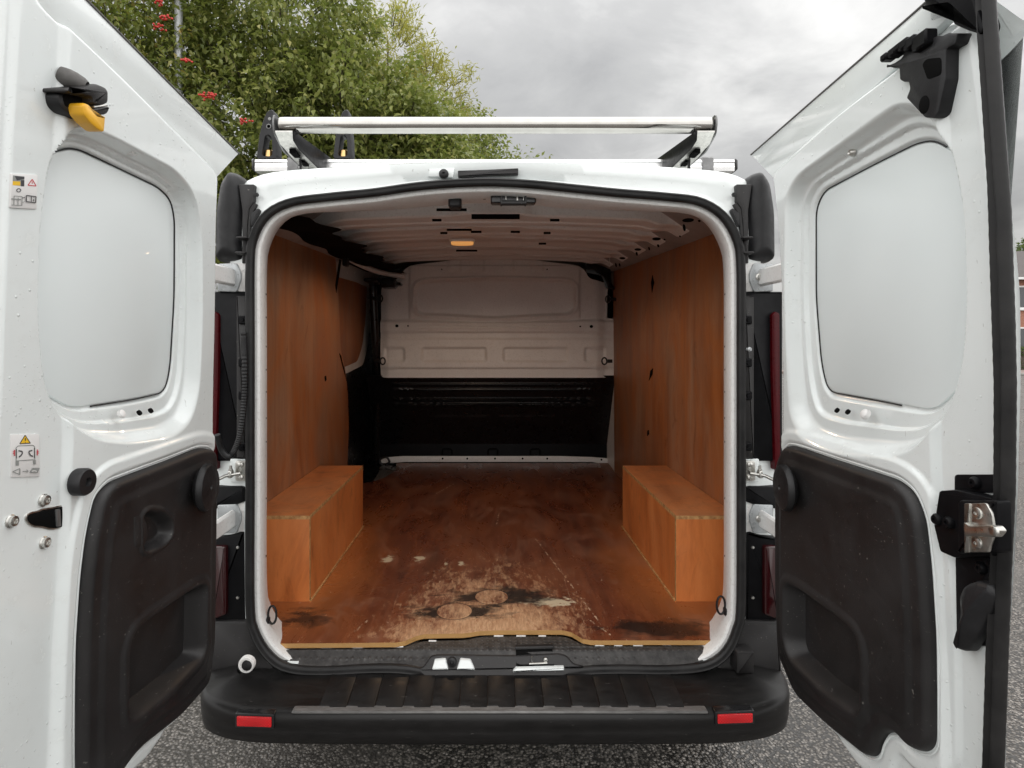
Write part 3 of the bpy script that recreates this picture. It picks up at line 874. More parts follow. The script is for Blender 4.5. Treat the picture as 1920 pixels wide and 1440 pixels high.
    # check strap
    x0, z0 = X([(-0.714, 1.069)])[0]
    slab('check_strap_mount', rect(x0 - 0.034, z0 - 0.032, x0 + 0.03, z0 + 0.034, 0.004), back(-0.02), 0, 0.03, 'white', van, 0.003)
    slab('check_strap_bracket', rect(x0 - 0.016, z0 - 0.028, x0 + 0.016, z0 + 0.030, 0.008), back(-0.05), 0, 0.006, 'zinc', van, 0.002)
    for dz in (-0.017, 0.019):
        g = G(); g.lathe((x0, -0.056, z0 + dz), (0, -1, 0), [(0.008, 0), (0.0075, 0.004), (0.004, 0.006)], 14); g.build('bracket_bolt', 'zinc', van)
    xe = x0 + side * 0.06
    g = G(); g.tube([(x0, -0.062, z0 - 0.004), (x0 + side * 0.03, -0.085, z0 - 0.006), (xe, -0.14, z0 - 0.02)], 0.0045, 10)
    g.box((x0 + side * 0.016, -0.082, z0 - 0.014), (x0 + side * 0.026, -0.062, z0 + 0.006), 0.002)
    g.lathe((x0 + side * 0.021, -0.072, z0 + 0.004), (0, 0, 1), [(0.006, 0), (0.006, 0.006), (0.004, 0.007), (0.004, 0.016)], 12)
    g.build('check_strap', 'zinc', van)
pillar(-1)
pillar(1)
# wiring conduit down the left pillar
path = spline([(-0.694, -0.082, 1.464), (-0.691, -0.082, 1.348), (-0.693, -0.084, 1.259), (-0.701, -0.09, 1.179), (-0.717, -0.095, 1.131), (-0.73, -0.1, 1.12), (-0.746, -0.105, 1.141), (-0.75, -0.12, 1.183)], 150)
rads = [(0.0085 if i % 2 else 0.0072) if i < 92 else 0.0082 for i in range(len(path))]
g = G(); g.tube([tuple(p) for p in path], rads, 12); g.build('wiring_conduit', 'rubber', van, angle=25)
g = G(); g.lathe((-0.673, -0.115, 0.554), (0, -1, 0), [(0.022, -0.012), (0.022, 0), (0.0205, 0.003), (0.015, 0.0035), (0.014, 0.001)], 30); g.build('grommet_ring', 'inner_white', van)
g = G(); g.lathe((-0.67, -0.118, 0.554), (0, -1, 0), [(0.014, -0.004), (0.014, 0.001), (0.010, 0.003), (0.003, 0.004)], 24); g.build('rubber_bung', 'rubber', van)
slab('socket_cover', rect(*(0.673, 0.52), *(0.721, 0.581), 0.005), back(-0.05), 0, 0.05, 'plastic', van, 0.005)
for p in ((0.714, -0.08, 1.415),):
    g = G(); g.lathe(p, (0.35 if p[0] > 0 else -0.35, -1, 0), [(0.003, -0.01), (0.006, 0), (0.007, 0.004), (0.004, 0.008)], 14); g.build('bulb_socket', 'hinge_grey', van)

# ---------------------------------------------------------------- sill
def sillf(x, z, n):
    if z <= 0.552:
        return (x, -0.038 - (0.552 - z) * 0.75 - n, z)
    D = 0.878 * 1.635 / (1.43 - z)          # the flat tread that runs in under the floor board
    return (x * D / 1.635, D - 1.68, 0.5475 + n)
sill_out = rounded([(-0.647, 0.559), (-0.464, 0.562), (-0.273, 0.563), (-0.204, 0.585), (-0.082, 0.588), (-0.029, 0.599), (0.207, 0.599), (0.265, 0.571), (0.662, 0.57),
                    (0.638, 0.54), (0.6, 0.522), (0.494, 0.517), (0.297, 0.519), (0.191, 0.504), (-0.188, 0.504), (-0.271, 0.517), (-0.491, 0.513), (-0.59, 0.52), (-0.635, 0.551)], 0.02, 3)
slab('sill_plate', sill_out, sillf, -0.02, 0.004, 'sill', van, 0.003)
slab('striker_surround', rounded([(-0.212, 0.517), (-0.194, 0.522), (-0.176, 0.543), (-0.158, 0.546), (0.058, 0.544), (0.188, 0.548), (0.209, 0.544), (0.227, 0.528), (0.259, 0.522), (0.191, 0.504), (-0.188, 0.504)], 0.006, 3), sillf, 0.003, 0.009, 'plastic', van, 0.003)
slab('striker_pad', rounded([(-0.17, 0.52), (-0.164, 0.539), (-0.133, 0.541), (-0.124, 0.52)], 0.003, 3), sillf, 0.009, 0.018, 'white', van, 0.003)
slab('striker_pad', rounded([(-0.101, 0.52), (-0.092, 0.541), (-0.063, 0.539), (-0.05, 0.52)], 0.003, 3), sillf, 0.009, 0.018, 'white', van, 0.003)
g = G(); g.lathe(((-0.115, 0.533)[0], sillf(0, (-0.115, 0.533)[1], 0)[1] - 0.008, (-0.115, 0.533)[1]), (0, -1, 0.3), [(0.013, 0), (0.012, 0.010), (0.006, 0.013), (0.004, 0.006)], 16); g.build('rubber_buffer', 'rubber', van)
slab('striker_pocket', rounded([(0.066, 0.523), (0.066, 0.559), (0.169, 0.562), (0.173, 0.523)], 0.003, 3), sillf, 0.009, 0.0105, 'dark_hole', van, 0.001)
slab('striker_rim', rounded([(0.063, 0.554), (0.063, 0.562), (0.172, 0.565), (0.175, 0.557)], 0.002, 2), sillf, 0.009, 0.016, 'plastic', van, 0.002)
slab('striker_edge', rounded([(0.056, 0.517), (0.066, 0.524), (0.199, 0.526), (0.199, 0.52)], 0.001, 2), sillf, 0.009, 0.020, 'white', van, 0.002)
g = G(); g.tube([(0.102, -0.067, 0.531), (0.153, -0.067, 0.533)], 0.0025, 8); g.tube([(0.11, -0.067, 0.531), (0.11, -0.067, 0.551)], 0.002, 8); g.lathe((0.149, -0.062, 0.54), (0, -1, 0), [(0.006, 0), (0.006, 0.004), (0.003, 0.006)], 12); g.build('striker_bar', 'zinc', van)
for (a, b) in (((540, 1245), (562, 1242)), ((1318, 1240), (1340, 1234))):
    pass
slab('sill_chip', [(-0.585, 0.529), (-0.579, 0.533), (-0.549, 0.532), (-0.549, 0.527)], sillf, 0.003, 0.006, 'white', van, 0.001)
slab('sill_chip', [(0.594, 0.536), (0.63, 0.547), (0.624, 0.539), (0.597, 0.533)], sillf, 0.003, 0.006, 'white', van, 0.001)
for p0, p1 in (((-0.491, 0.564), (-0.458, 0.567)), ((-0.403, 0.564), (-0.37, 0.567)), ((-0.287, 0.566), (-0.255, 0.569)), ((-0.183, 0.582), (-0.161, 0.585)), ((0.003, 0.596), (0.03, 0.599)), ((0.067, 0.596), (0.094, 0.599)), ((0.13, 0.596), (0.152, 0.599)),
               ((0.291, 0.57), (0.318, 0.573)), ((0.346, 0.57), (0.37, 0.573)), ((0.4, 0.57), (0.428, 0.573)), ((0.485, 0.572), (0.509, 0.575))):
    slab('sill_tab', rect(p0[0], p0[1], p1[0], p1[1], 0.001, 2), sillf, 0.003, 0.006, 'inner_white', van, 0.001)

# ---------------------------------------------------------------- bumper
half = [(0.0, -0.222), (0.30, -0.221), (0.50, -0.219), (0.62, -0.214), (0.70, -0.203), (0.752, -0.182), (0.785, -0.150), (0.808, -0.10), (0.828, -0.02), (0.85, 0.08), (0.88, 0.25)]
plan = spline([(-x + 0.006, y) for x, y in half[::-1]] + [(x + 0.006, y) for x, y in half[1:]], 140)
tn = np.gradient(plan, axis=0); tn /= np.linalg.norm(tn, axis=1, keepdims=True)
nin = np.c_[-tn[:, 1], tn[:, 0]]
endw = ss(0.60, 0.80, np.abs(plan[:, 0]))
depth = 0.175 - 0.085 * endw
sec = [(1.0, 0.508), (0.50, 0.497), (0.16, 0.490), (0.06, 0.487), (0.015, 0.480), (0.0, 0.470), (0.006, 0.452), (0.020, 0.444), (0.014, 0.438), (0.018, 0.425), (0.06, 0.404), (0.16, 0.394), (1.0, 0.39)]
loops = []
for d, z in sec:
    dd = d * depth
    P = plan + nin * dd[:, None]
    zz = z + endw * (0.014 if z > 0.455 else 0.012)
    loops.append([(x, y, q) for (x, y), q in zip(P, zz)])
V = [p for L in loops for p in L]; n = len(plan); F = []
for r in range(len(loops)):
    q = (r + 1) % len(loops)
    for i in range(n - 1):
        F.append((r * n + i, r * n + i + 1, q * n + i + 1, q * n + i))
bumper = obj('rear_bumper', V, F, 'bumper', van, True, 60)
def topz(y): return 0.4885 + 0.0195 * (y + 0.21) / 0.16
st = G()
st.box(((-0.515, 0.486)[0], -0.2165, 0.484), ((0.551, 0.486)[0], -0.190, 0.4915), 0.003)
st.build('worn_edge_strip', 'worn', bumper)
xs = np.linspace((-0.451, 0.486)[0], (0.497, 0.486)[0], 14)
for i in range(13):
    x0, x1 = xs[i] + 0.0006, xs[i + 1] - 0.0006
    g = G()
    V8 = []
    out = [(x0, -0.070), (x0, -0.193), (x0 + 0.026, -0.193), (x0 + 0.029, -0.199), (x1 - 0.002, -0.199), (x1, -0.193), (x1, -0.070)]
    slab('tread_plate', out, lambda a, b, nn: (a, b, topz(b) + nn), -0.004, 0.0022, 'bumper', bumper, 0.001)
for a, b in (((-0.652, 0.457), (-0.562, 0.482)), ((0.571, 0.466), (0.662, 0.489))):
    cx = (a[0] + b[0]) / 2
    tilt = 0.05 * np.sign(cx)
    def rf(x, z, nn, cx=cx, tilt=tilt): return (x, -0.2165 - nn + tilt * (x - cx), z)
    slab('reflector_frame', rect(a[0] - 0.006, a[1] - 0.006, b[0] + 0.006, b[1] + 0.006, 0.004), rf, -0.02, 0.004, 'gloss_black', bumper, 0.002)
    slab('reflector', rect(a[0], a[1], b[0], b[1], 0.003), rf, 0.004, 0.007, 'reflector', bumper, 0.0015)

# ---------------------------------------------------------------- load bay
# floor board with its cut-away tail edge
FZ = 0.567
tail = [(-0.646, -0.029), (-0.437, -0.026), (-0.28, -0.023), (-0.254, -0.014), (-0.227, 0.013), (-0.205, 0.025), (-0.089, 0.029), (-0.064, 0.035), (-0.038, 0.044), (0.026, 0.048), (0.211, 0.048),
        (0.236, 0.035), (0.262, -0.002), (0.286, -0.011), (0.459, -0.011), (0.672, -0.011)]
fo = tail + [(0.69, 0.09), (0.822, 0.13), (0.822, 2.2), (0.84, 2.48), (-0.70, 2.48), (-0.66, 2.25), (-0.70, 2.02), (-0.765, 1.90), (-0.822, 1.86), (-0.822, 0.13), (-0.675, 0.09)]
n = len(fo)
V = [(x, y, FZ) for x, y in fo] + [(x, y, FZ - 0.0135) for x, y in fo]
F = [tuple(range(n))] + [tuple(range(2 * n - 1, n - 1, -1))] + [(i, i + n, (i + 1) % n + n, (i + 1) % n) for i in range(n)]
obj('floor_board', V, F, ['floor', 'ply_edge'], van, False, mids=[0, 0] + [1] * n)
slab('step_mat', rounded([(-0.76, 1.967), (-0.615, 1.953), (-0.621, 2.292), (-0.783, 2.292)], 0.02, 3), lambda a, b, q: (a, b, q), 0.548, 0.560, 'grey_rubber', van, 0.003)
g = G(); g.box((-0.90, 1.3, 0.50), (-0.55, 2.6, 0.547)); g.build('step_well', 'bulk_black', van)
g = G(); g.box((-0.88, 0.12, 0.48), (0.90, 2.62, 0.5)); g.build('underfloor', 'bulk_black', van)
g = G()
for i in range(9):
    g.box((-0.8 + i * 0.2, 0.12, 0.5), (-0.72 + i * 0.2, 2.5, 0.5534))
g.build('floor_rails', 'bulk_black', van)
# side linings
def sideR(y, z, n): return (0.822 - n, y, z)
def sideL(y, z, n): return (-0.822 + n, y, z)
slab('side_lining', rounded([(0.125, 0.568), (2.20, 0.568), (2.21, 1.2), (2.238, 1.74), (2.22, 1.931), (2.055, 1.934), (0.439, 1.858), (0.125, 1.835)], 0.02, 3), sideR, -0.012, 0.0, 'ply_side', van, 0.0015)
slab('side_lining', rounded([(0.125, 0.568), (0.125, 1.885), (0.616, 1.893), (1.318, 1.885), (1.381, 1.672), (1.424, 1.401), (1.514, 1.296), (1.573, 1.143), (1.597, 0.958), (1.561, 0.746), (1.62, 0.568)], 0.03, 3), sideL, -0.012, 0.0, 'ply_side', van, 0.0015)
def slit(f, pts): slab('lining_slit', rounded(pts, 0.004, 3), f, 0.0, 0.0012, 'dark_hole', van, 0.0005)
slit(sideR, [(1.278, 1.691), (1.298, 1.749), (1.268, 1.787), (1.239, 1.742)])
slit(sideR, [(1.339, 1.236), (1.308, 1.291), (1.258, 1.307), (1.268, 1.274)])
slit(sideR, [(1.37, 0.939), (1.37, 0.968), (1.339, 0.978), (1.329, 0.957)])
slit(sideL, [(1.329, 1.696), (1.308, 1.736), (1.391, 1.89), (1.435, 1.891), (1.381, 1.786)])
slit(sideL, [(1.127, 1.245), (1.118, 1.271), (1.145, 1.275), (1.154, 1.253)])
slit(sideL, [(1.424, 1.364), (1.381, 1.382), (1.402, 1.376), (1.491, 1.297), (1.537, 1.221)])
# sliding door inside: black card, white frame, plywood infill
slab('sliding_door_card', [(1.35, 0.55), (2.62, 0.55), (2.62, 1.93), (1.35, 1.93)], lambda y, z, n: (-0.905 + n, y, z), -0.01, 0.0, 'bulk_black', van, 0.001)
slab('sliding_door_frame', rounded([(1.631, 1.938), (2.553, 1.914), (2.48, 1.604), (2.374, 1.392), (2.241, 1.284), (1.812, 1.251), (1.467, 1.254)], 0.05, 5), lambda y, z, n: (-0.893 + n, y, z), -0.005, 0.006, 'inner_white', van, 0.004)
slab('sliding_door_panel', rounded([(1.538, 1.888), (2.328, 1.859), (2.278, 1.596), (2.181, 1.412), (2.044, 1.316), (1.675, 1.29), (1.381, 1.302)], 0.05, 5), lambda y, z, n: (-0.885 + n, y, z), 0, 0.006, 'ply_side', van, 0.002)
g = G(); g.tube([tuple(p) for p in spline([(-0.808, 2.18, 1.85), (-0.804, 2.18, 1.735), (-0.798, 2.22, 1.448), (-0.804, 2.32, 1.151), (-0.831, 2.42, 0.839), (-0.852, 2.52, 0.512)], 40)], 0.026, 12); g.build('pillar_seal', 'bulk_black', van)
g = G(); g.tube([tuple(p) for p in spline([(-0.808, 0.4, 1.912), (-0.808, 1.0, 1.912), (-0.805, 1.45, 1.908), (-0.775, 1.85, 1.90), (-0.70, 2.08, 1.892), (-0.60, 2.19, 1.885)], 60)], 0.017, 10); g.build('sliding_rail', 'inner_white', van)
g = G(); g.box((-0.80, 1.36, 1.845), (-0.775, 1.42, 1.90), 0.006); g.build('rail_bracket', 'rubber', van)
g = G(); g.box((-0.74, 2.06, 1.80), (-0.64, 2.2, 1.862), 0.014); g.box((-0.82, 1.95, 1.825), (-0.74, 2.15, 1.85), 0.008); g.box((-0.66, 2.12, 1.82), (-0.61, 2.2, 1.84), 0.006); g.build('rail_roller', 'bulk_black', van)
# wavy black cover above the left lining
us = np.linspace(0.16, 2.12, 60)
V, F = [], []
for y in us:
    w = 0.58 + 0.03 * math.sin(y * 14) + 0.016 * math.sin(y * 31)
    for t in np.linspace(0, 1, 6):
        V.append((-0.835 + (0.835 - w) * t, y, 1.836 + 0.034 * y - 0.016 * t + 0.020 * math.sin(t * 2.6) * (0.7 + 0.3 * math.sin(y * 14))))
for i in range(len(us) - 1):
    for j in range(5):
        F.append((i * 6 + j, i * 6 + j + 1, i * 6 + j + 7, i * 6 + j + 6))
obj('wiring_cover', V, F, 'dark_hole', van, True, 60)
# ceiling with pressed roof bows
bows = [(0.50, 0.70), (0.80, 1.02), (1.12, 1.36), (1.50, 1.74), (1.90, 2.10)]
def roof_z(x, y):
    ax = np.abs(x)
    z = 1.858 + 0.047 * y + 0.088 - 0.018 * (ax / 0.6) ** 2 - 0.095 * ss(0.58, 0.84, ax)
    return z - 0.062 * ss(0.40, 0.13, y)
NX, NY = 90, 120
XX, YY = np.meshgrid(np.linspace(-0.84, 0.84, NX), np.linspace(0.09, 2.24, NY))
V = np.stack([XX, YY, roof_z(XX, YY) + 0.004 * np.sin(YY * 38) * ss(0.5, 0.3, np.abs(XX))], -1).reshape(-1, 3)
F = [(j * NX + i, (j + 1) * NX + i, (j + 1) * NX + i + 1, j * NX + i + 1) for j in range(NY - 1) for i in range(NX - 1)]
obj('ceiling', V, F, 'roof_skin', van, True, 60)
for (y0, y1) in bows:
    w = y1 - y0
    bx_ = np.linspace(-0.76, 0.76, 121)
    secb = [(-0.030, 0.004), (-0.006, 0.003), (0.0, -0.006), (0.010, -0.050), (0.018, -0.056), (w * 0.36, -0.057), (w * 0.40, -0.051), (w * 0.60, -0.051), (w * 0.64, -0.057), (w - 0.018, -0.056), (w - 0.010, -0.050), (w, -0.006), (w + 0.006, 0.003), (w + 0.030, 0.004)]
    V = []
    for x in bx_:
        ax = abs(x)
        en = float(ss(0.735, 0.62, ax)); pinch = 1 - 0.35 * float(ss(0.56, 0.74, ax))
        sh = 0.034 * float(ss(0.17, 0.10, ax))
        for dy, dz in secb:
            yy = y0 + (dy - w / 2) * pinch + w / 2 - (sh if dy < w * 0.3 else 0)
            V.append((x, yy, float(roof_z(np.array(x), np.array(y0 + w / 2))) + dz * (0.12 + 0.88 * en)))
    m = len(secb)
    F = [(i * m + j, i * m + j + 1, (i + 1) * m + j + 1, (i + 1) * m + j) for i in range(len(bx_) - 1) for j in range(m - 1)]
    obj('roof_bow', V, F, 'inner_white', van, True, 35)
def ceil_slot(name, p, sx, sy, mat='dark_hole', sz=0.004):
    q = G(); q.box((p[0] - sx / 2, p[1] - sy / 2, p[2] - sz), (p[0] + sx / 2, p[1] + sy / 2, p[2] + sz), 0.001); return q.build(name, mat, van)
for p, w in (((-0.143, 0.31, 1.896), 0.105), ((0.01, 0.4, 1.892), 0.175), ((-0.141, 0.73, 1.91), 0.105), ((-0.071, 0.77, 1.909), 0.045), ((0.096, 0.77, 1.909), 0.04), ((-0.136, 1.3, 1.915), 0.11), ((-0.208, 0.45, 1.89), 0.035), ((0.23, 0.45, 1.89), 0.035), ((-0.211, 0.79, 1.908), 0.03), ((0.234, 0.79, 1.908), 0.03), ((0.239, 1.08, 1.913), 0.035)):
    ceil_slot('bow_slot', p, w, 0.006, 'dark_hole', 0.0045 if w < 0.15 else 0.009)
# oval holes in the right cant rail
for p, a, b in (((0.688, 0.34, 1.866), 0.022, 0.006), ((0.701, 0.42, 1.856), 0.006, 0.016), ((0.713, 0.3, 1.855), 0.005, 0.004), ((0.718, 0.52, 1.843), 0.004, 0.004), ((0.685, 0.72, 1.87), 0.02, 0.006), ((0.707, 0.68, 1.86), 0.005, 0.004),
                ((0.704, 0.76, 1.848), 0.006, 0.008), ((0.683, 1.02, 1.875), 0.018, 0.006), ((0.688, 1.06, 1.861), 0.006, 0.012), ((0.698, 0.88, 1.856), 0.005, 0.01), ((0.678, 1.32, 1.879), 0.018, 0.006), ((0.666, 1.42, 1.857), 0.006, 0.014), ((0.686, 1.42, 1.857), 0.006, 0.012)):
    g = G(); g.lathe(p, (-0.6, -0.5, -0.6), [(0.001, -0.004), (1.0, -0.002), (1.0, 0.001), (0.001, 0.002)], 16)
    g.V = [tuple(np.array(p) + (np.array(v) - np.array(p)) * np.array([a, a, b])) for v in g.V]
    g.build('rail_hole', 'dark_hole', van)
# interior lamp, lit
lp = (-0.143, 1.02, 1.905)
g = G(); g.box((lp[0] - 0.062, lp[1] - 0.022, lp[2] + 0.004), (lp[0] + 0.062, lp[1] + 0.03, lp[2] + 0.02), 0.006); lamp = g.build('interior_lamp', 'inner_white', van)
slab('lamp_lens', rounded([(lp[0] - 0.054, lp[1] - 0.018), (lp[0] + 0.054, lp[1] - 0.018), (lp[0] + 0.05, lp[1] + 0.02), (lp[0] - 0.05, lp[1] + 0.02)], 0.01, 3), lambda a, b, q: (a, b, lp[2] + 0.004 - q), 0, 0.012, 'lamp_glow', lamp, 0.004, dome=0.004)
ld = bpy.data.lights.new('interior_lamp_light', 'SPOT'); ld.energy = 3.2; ld.color = (1.0, 0.70, 0.46); ld.shadow_soft_size = 0.006; ld.spot_size = R(165); ld.spot_blend = 0.35
lo = bpy.data.objects.new('interior_lamp_light', ld); COL.objects.link(lo); lo.location = (lp[0], lp[1], lp[2] - 0.016); lo.parent = lamp
g = G(); g.tube([(0.672, 1.62, 1.998), (0.672, 1.62, 1.884)], 0.0016, 6); g.build('hanging_cord', 'sticker', van)
# bulkhead
YB = 2.22
def bulk(x, z, n): return (x, YB - n, z)
bo = rounded([(-0.765, 1.793), (-0.755, 1.84), (-0.649, 1.869), (-0.602, 1.938), (-0.551, 1.967), (-0.268, 2), (0, 2.007), (0.276, 2), (0.566, 1.967), (0.624, 1.938), (0.653, 1.876), (0.776, 1.847), (0.827, 1.793), (0.827, 1.201), (-0.765, 1.201)], 0.03, 4)
win = rounded([(-0.522, 1.836), (-0.45, 1.858), (0, 1.869), (0.493, 1.858), (0.559, 1.836), (0.559, 1.666), (0.515, 1.633), (0.276, 1.622), (0, 1.608), (-0.268, 1.622), (-0.486, 1.633), (-0.53, 1.666)], 0.04, 4)
frm = rounded([(-0.566, 1.963), (0.591, 1.963), (0.591, 1.601), (0, 1.579), (-0.566, 1.601)], 0.01, 3)
r1 = rounded([(-0.479, 1.405), (-0.044, 1.405), (-0.044, 1.31), (-0.479, 1.31)], 0.02, 3)
r2 = rounded([(0.073, 1.405), (0.508, 1.405), (0.508, 1.31), (0.073, 1.31)], 0.02, 3)
r3 = rounded([(0.624, 1.405), (0.765, 1.405), (0.765, 1.31), (0.624, 1.31)], 0.02, 3)
r4 = rounded([(-0.733, 1.405), (-0.599, 1.405), (-0.599, 1.31), (-0.733, 1.31)], 0.02, 3)
zA, zB, zC, zD_ = (0, 1.59)[1], (0, 1.513)[1], (0, 1.466)[1], (0, 1.267)[1]
def bulk_h(x, z):
    h = np.zeros(x.shape)
    h += 0.012 * ss(-0.006, 0.006, sd(x, z, frm))
    dw = sd(x, z, win)
    h += 0.012 * ss(-0.028, -0.012, dw) - 0.030 * ss(-0.010, 0.014, dw)
    zl = zA - 0.012 * ss(0.5, 0, np.abs(x))
    h += 0.028 * ss(zl + 0.008, zl - 0.012, z)
    h -= 0.016 * ss(zB + 0.006, zB - 0.012, z)
    h += 0.012 * ss(zC + 0.01, zC - 0.01, z)
    h -= 0.012 * ss(zD_ + 0.008, zD_ - 0.01, z)
    for r in (r1, r2, r3, r4):
        h -= 0.018 * ss(-0.008, 0.012, sd(x, z, r))
    for zz in ((0, 1.571)[1], (0, 1.553)[1], (0, 1.535)[1]):
        h += 0.004 * ss(0.006, 0.002, np.abs(z - zz)) * ss(0.55, 0.5, np.abs(x))
    for xc in (-0.26, -0.10, 0.10, 0.30):
        h += 0.010 * ss(0.05, 0.03, np.abs(x - xc)) * ss((0, 1.913)[1], (0, 1.938)[1], z)
    h -= 0.03 * ss(0.70, 0.78, np.abs(x))
    return h
relief('bulkhead', bo, bulk, bulk_h, 'inner_white', van, 110, 420, skirt=-0.03)
for p, r in (((-0.646, 2.18, 1.552), 0.010), ((-0.571, 2.18, 1.552), 0.005), ((0.664, 2.18, 1.548), 0.010), ((0.589, 2.18, 1.548), 0.005), ((-0.346, 2.2, 1.935), 0.004), ((0.368, 2.2, 1.935), 0.004)):
    g = G(); g.lathe(p, (0, -1, 0), [(r, -0.01), (r, 0.006), (r * 0.6, 0.007)], 14); g.build('bulkhead_plug', 'dark_hole', van)
for p in ((-0.757, 2.07, 1.727), (0.764, 2.02, 1.719), (-0.74, 2.07, 1.318), (0.744, 2.04, 1.319)):
    g = G(); g.tube([(p[0] + 0.03 * np.sign(p[0]), p[1], p[2]), (p[0], p[1], p[2])], 0.012, 10)
    ringp = [(p[0] - 0.02 * np.sign(p[0]) + 0.016 * math.cos(a), p[1], p[2] + 0.022 * math.sin(a)) for a in np.linspace(0, 2 * math.pi, 16, endpoint=False)]
    g.tube(ringp, 0.005, 6, closed=True); g.build('lashing_eye', 'rubber', van)
def low(x, z, n): return (x, 2.235 + (1.205 - z) * 0.55 - n, z)
lo_out = [(-0.86, 0.70), (0.90, 0.70), (0.90, 1.215), (-0.86, 1.215)]
def low_h(x, z):
    h = np.zeros(x.shape)
    for zz, w, a in ((1.155, 0.012, 0.012), (1.115, 0.012, 0.012), (1.045, 0.012, 0.02), (1.005, 0.015, 0.022)):
        h += a * ss(w, 0, np.abs(z - zz)) * ss(0.72, 0.66, np.abs(x))
    for xc in (-0.24, 0.26):
        h += 0.004 * ss(0.23, 0.20, np.abs(x - xc)) * ss(0.83, 0.85, z) * ss(0.93, 0.91, z)
    return h
relief('bulkhead_lower', lo_out, low, low_h, 'bulk_black', van, 90, 320, skirt=-0.01)
g = G(); g.box((-0.86, 2.515, 0.56), (0.90, 2.53, 0.72)); g.build('bulkhead_foot', 'satin_black', van)
for x0 in (-0.335, 0.0, 0.31):
    g = G(); g.tube([(x0 - 0.035, 2.508, 0.62), (x0 - 0.035, 2.508, 0.652), (x0 - 0.025, 2.508, 0.662), (x0 + 0.025, 2.508, 0.662), (x0 + 0.035, 2.508, 0.652), (x0 + 0.035, 2.508, 0.62)], 0.006, 8)
    g.build('seat_loop', 'dark_hole', van)
slab('floor_edge_strip', rounded([(-0.848, 0.555), (-0.809, 0.602), (-0.657, 0.613), (0.49, 0.613), (0.723, 0.606), (0.871, 0.594), (0.871, 0.547), (0.723, 0.571), (-0.638, 0.571), (-0.754, 0.563)], 0.005, 2), back(2.50), -0.004, 0.006, 'inner_white', van, 0.002)
for px_ in ((-0.365, 0.596), (-0.186, 0.596), (0.016, 0.596), (0.217, 0.596), (0.396, 0.596), (0.791, 0.588)):
    g = G(); g.lathe((px_[0], 2.494, px_[1]), (0, -1, 0), [(0.007, 0), (0.007, 0.003), (0.003, 0.004)], 10); g.build('strip_screw', 'dark_hole', van)
g = G(); g.tube([tuple(p) for p in spline([(-0.793, 2.42, 0.564), (-0.809, 2.42, 0.602), (-0.763, 2.42, 0.621), (-0.74, 2.42, 0.587), (-0.77, 2.42, 0.564)], 30)], 0.008, 8); g.build('lashing_ring', 'rubber', van)
# blue-black gaps at the head of the bulkhead
slab('bulkhead_gap', rounded([(0.625, 1.963), (0.639, 1.974), (0.794, 1.941), (0.794, 1.845), (0.83, 1.797), (0.764, 1.805), (0.735, 1.889), (0.632, 1.911)], 0.01, 3), back(2.19), 0, 0.008, 'bulk_black', van, 0.002)
g = G(); g.box((-0.95, 2.262, 0.5), (0.95, 2.27, 2.0)); g.build('bulkhead_backing', 'bulk_black', van) if False else None
g = G(); g.box((-0.93, 2.64, 0.46), (0.94, 2.66, 2.0)); g.build('cab_divider', 'bulk_black', van)
g = G(); g.box((0.835, 0.1, 0.46), (0.845, 2.64, 1.93)); g.build('inner_side_skin', 'inner_white', van)
# wheel arch boxes
def board(name, lo, hi, thin, parent, mat):
    """a plywood board; faces across its thin axis get the face veneer, the rest its pale edge"""
    g = G(); g.box(lo, hi)
    ids = [1 if ax != thin else 0 for ax in (2, 2, 1, 1, 0, 0)]
    return obj(name, g.V, g.F, [mat, 'board_edge'], parent, False, mids=ids)
for sx in (-1, 1):
    bx = empty('wheel_arch_box'); bx.parent = van; bx.location = (0, 0, 0)
    xi, xo = 0.614 * sx, 0.820 * sx
    board('top_board', (xi, 0.240, 0.843), (xo, 1.032, 0.855), 2, bx, 'ply_top')
    board('side_board', (xi, 0.2535, 0.5675), (xi + 0.012 * sx, 1.030, 0.8427), 0, bx, 'ply_box')
    board('end_board', (xi, 0.240, 0.5675), (xo, 0.2525, 0.8427), 1, bx, 'ply_box')
    board('end_board', (xi + 0.0125 * sx, 1.018, 0.5675), (xo, 1.030, 0.8427), 1, bx, 'ply_box')
    board('floor_batten', (xi - 0.006 * sx, 0.236, 0.5672), (xi - 0.0005 * sx, 1.03, 0.5715), 1, bx, 'ply_box')
# lashing rings and sealed holes on the jambs
for sx, x0 in ((-1, -0.6735), (1, 0.6895)):
    for i, y in enumerate((552, 595, 650, 693, 735, 785, 828, 935, 1045)):
        z = 1.43 - (y - 645) * 1.70 / 1075
        xx = x0 - 0.002 * sx * 0
        g = G(); yh = 0.014 + 0.008 * (i % 3); g.lathe((x0 + 0.376 * (yh - 0.02) * sx, yh, z), (-sx, -0.37, 0), [(0.0036, -0.012), (0.0036, 0.0004), (0.001, 0.0006)], 8); g.build('jamb_hole', 'dark_hole', van)
    p = (-0.644, -0.02, 0.638) if sx < 0 else (0.666, -0.02, 0.666)
    g = G()
    g.box((p[0] + 0.004 * sx, p[1] - 0.014, p[2] - 0.024), (p[0] + 0.03 * sx, p[1] + 0.014, p[2] + 0.0), 0.004)
    g.tube([(p[0] - 0.004 * sx + 0.012 * math.cos(a), p[1] + 0.004, p[2] + 0.006 + 0.026 * math.sin(a)) for a in np.linspace(0, 2 * math.pi, 20, endpoint=False)], 0.0032, 8, closed=True)
    g.build('lashing_ring', 'rubber', van)

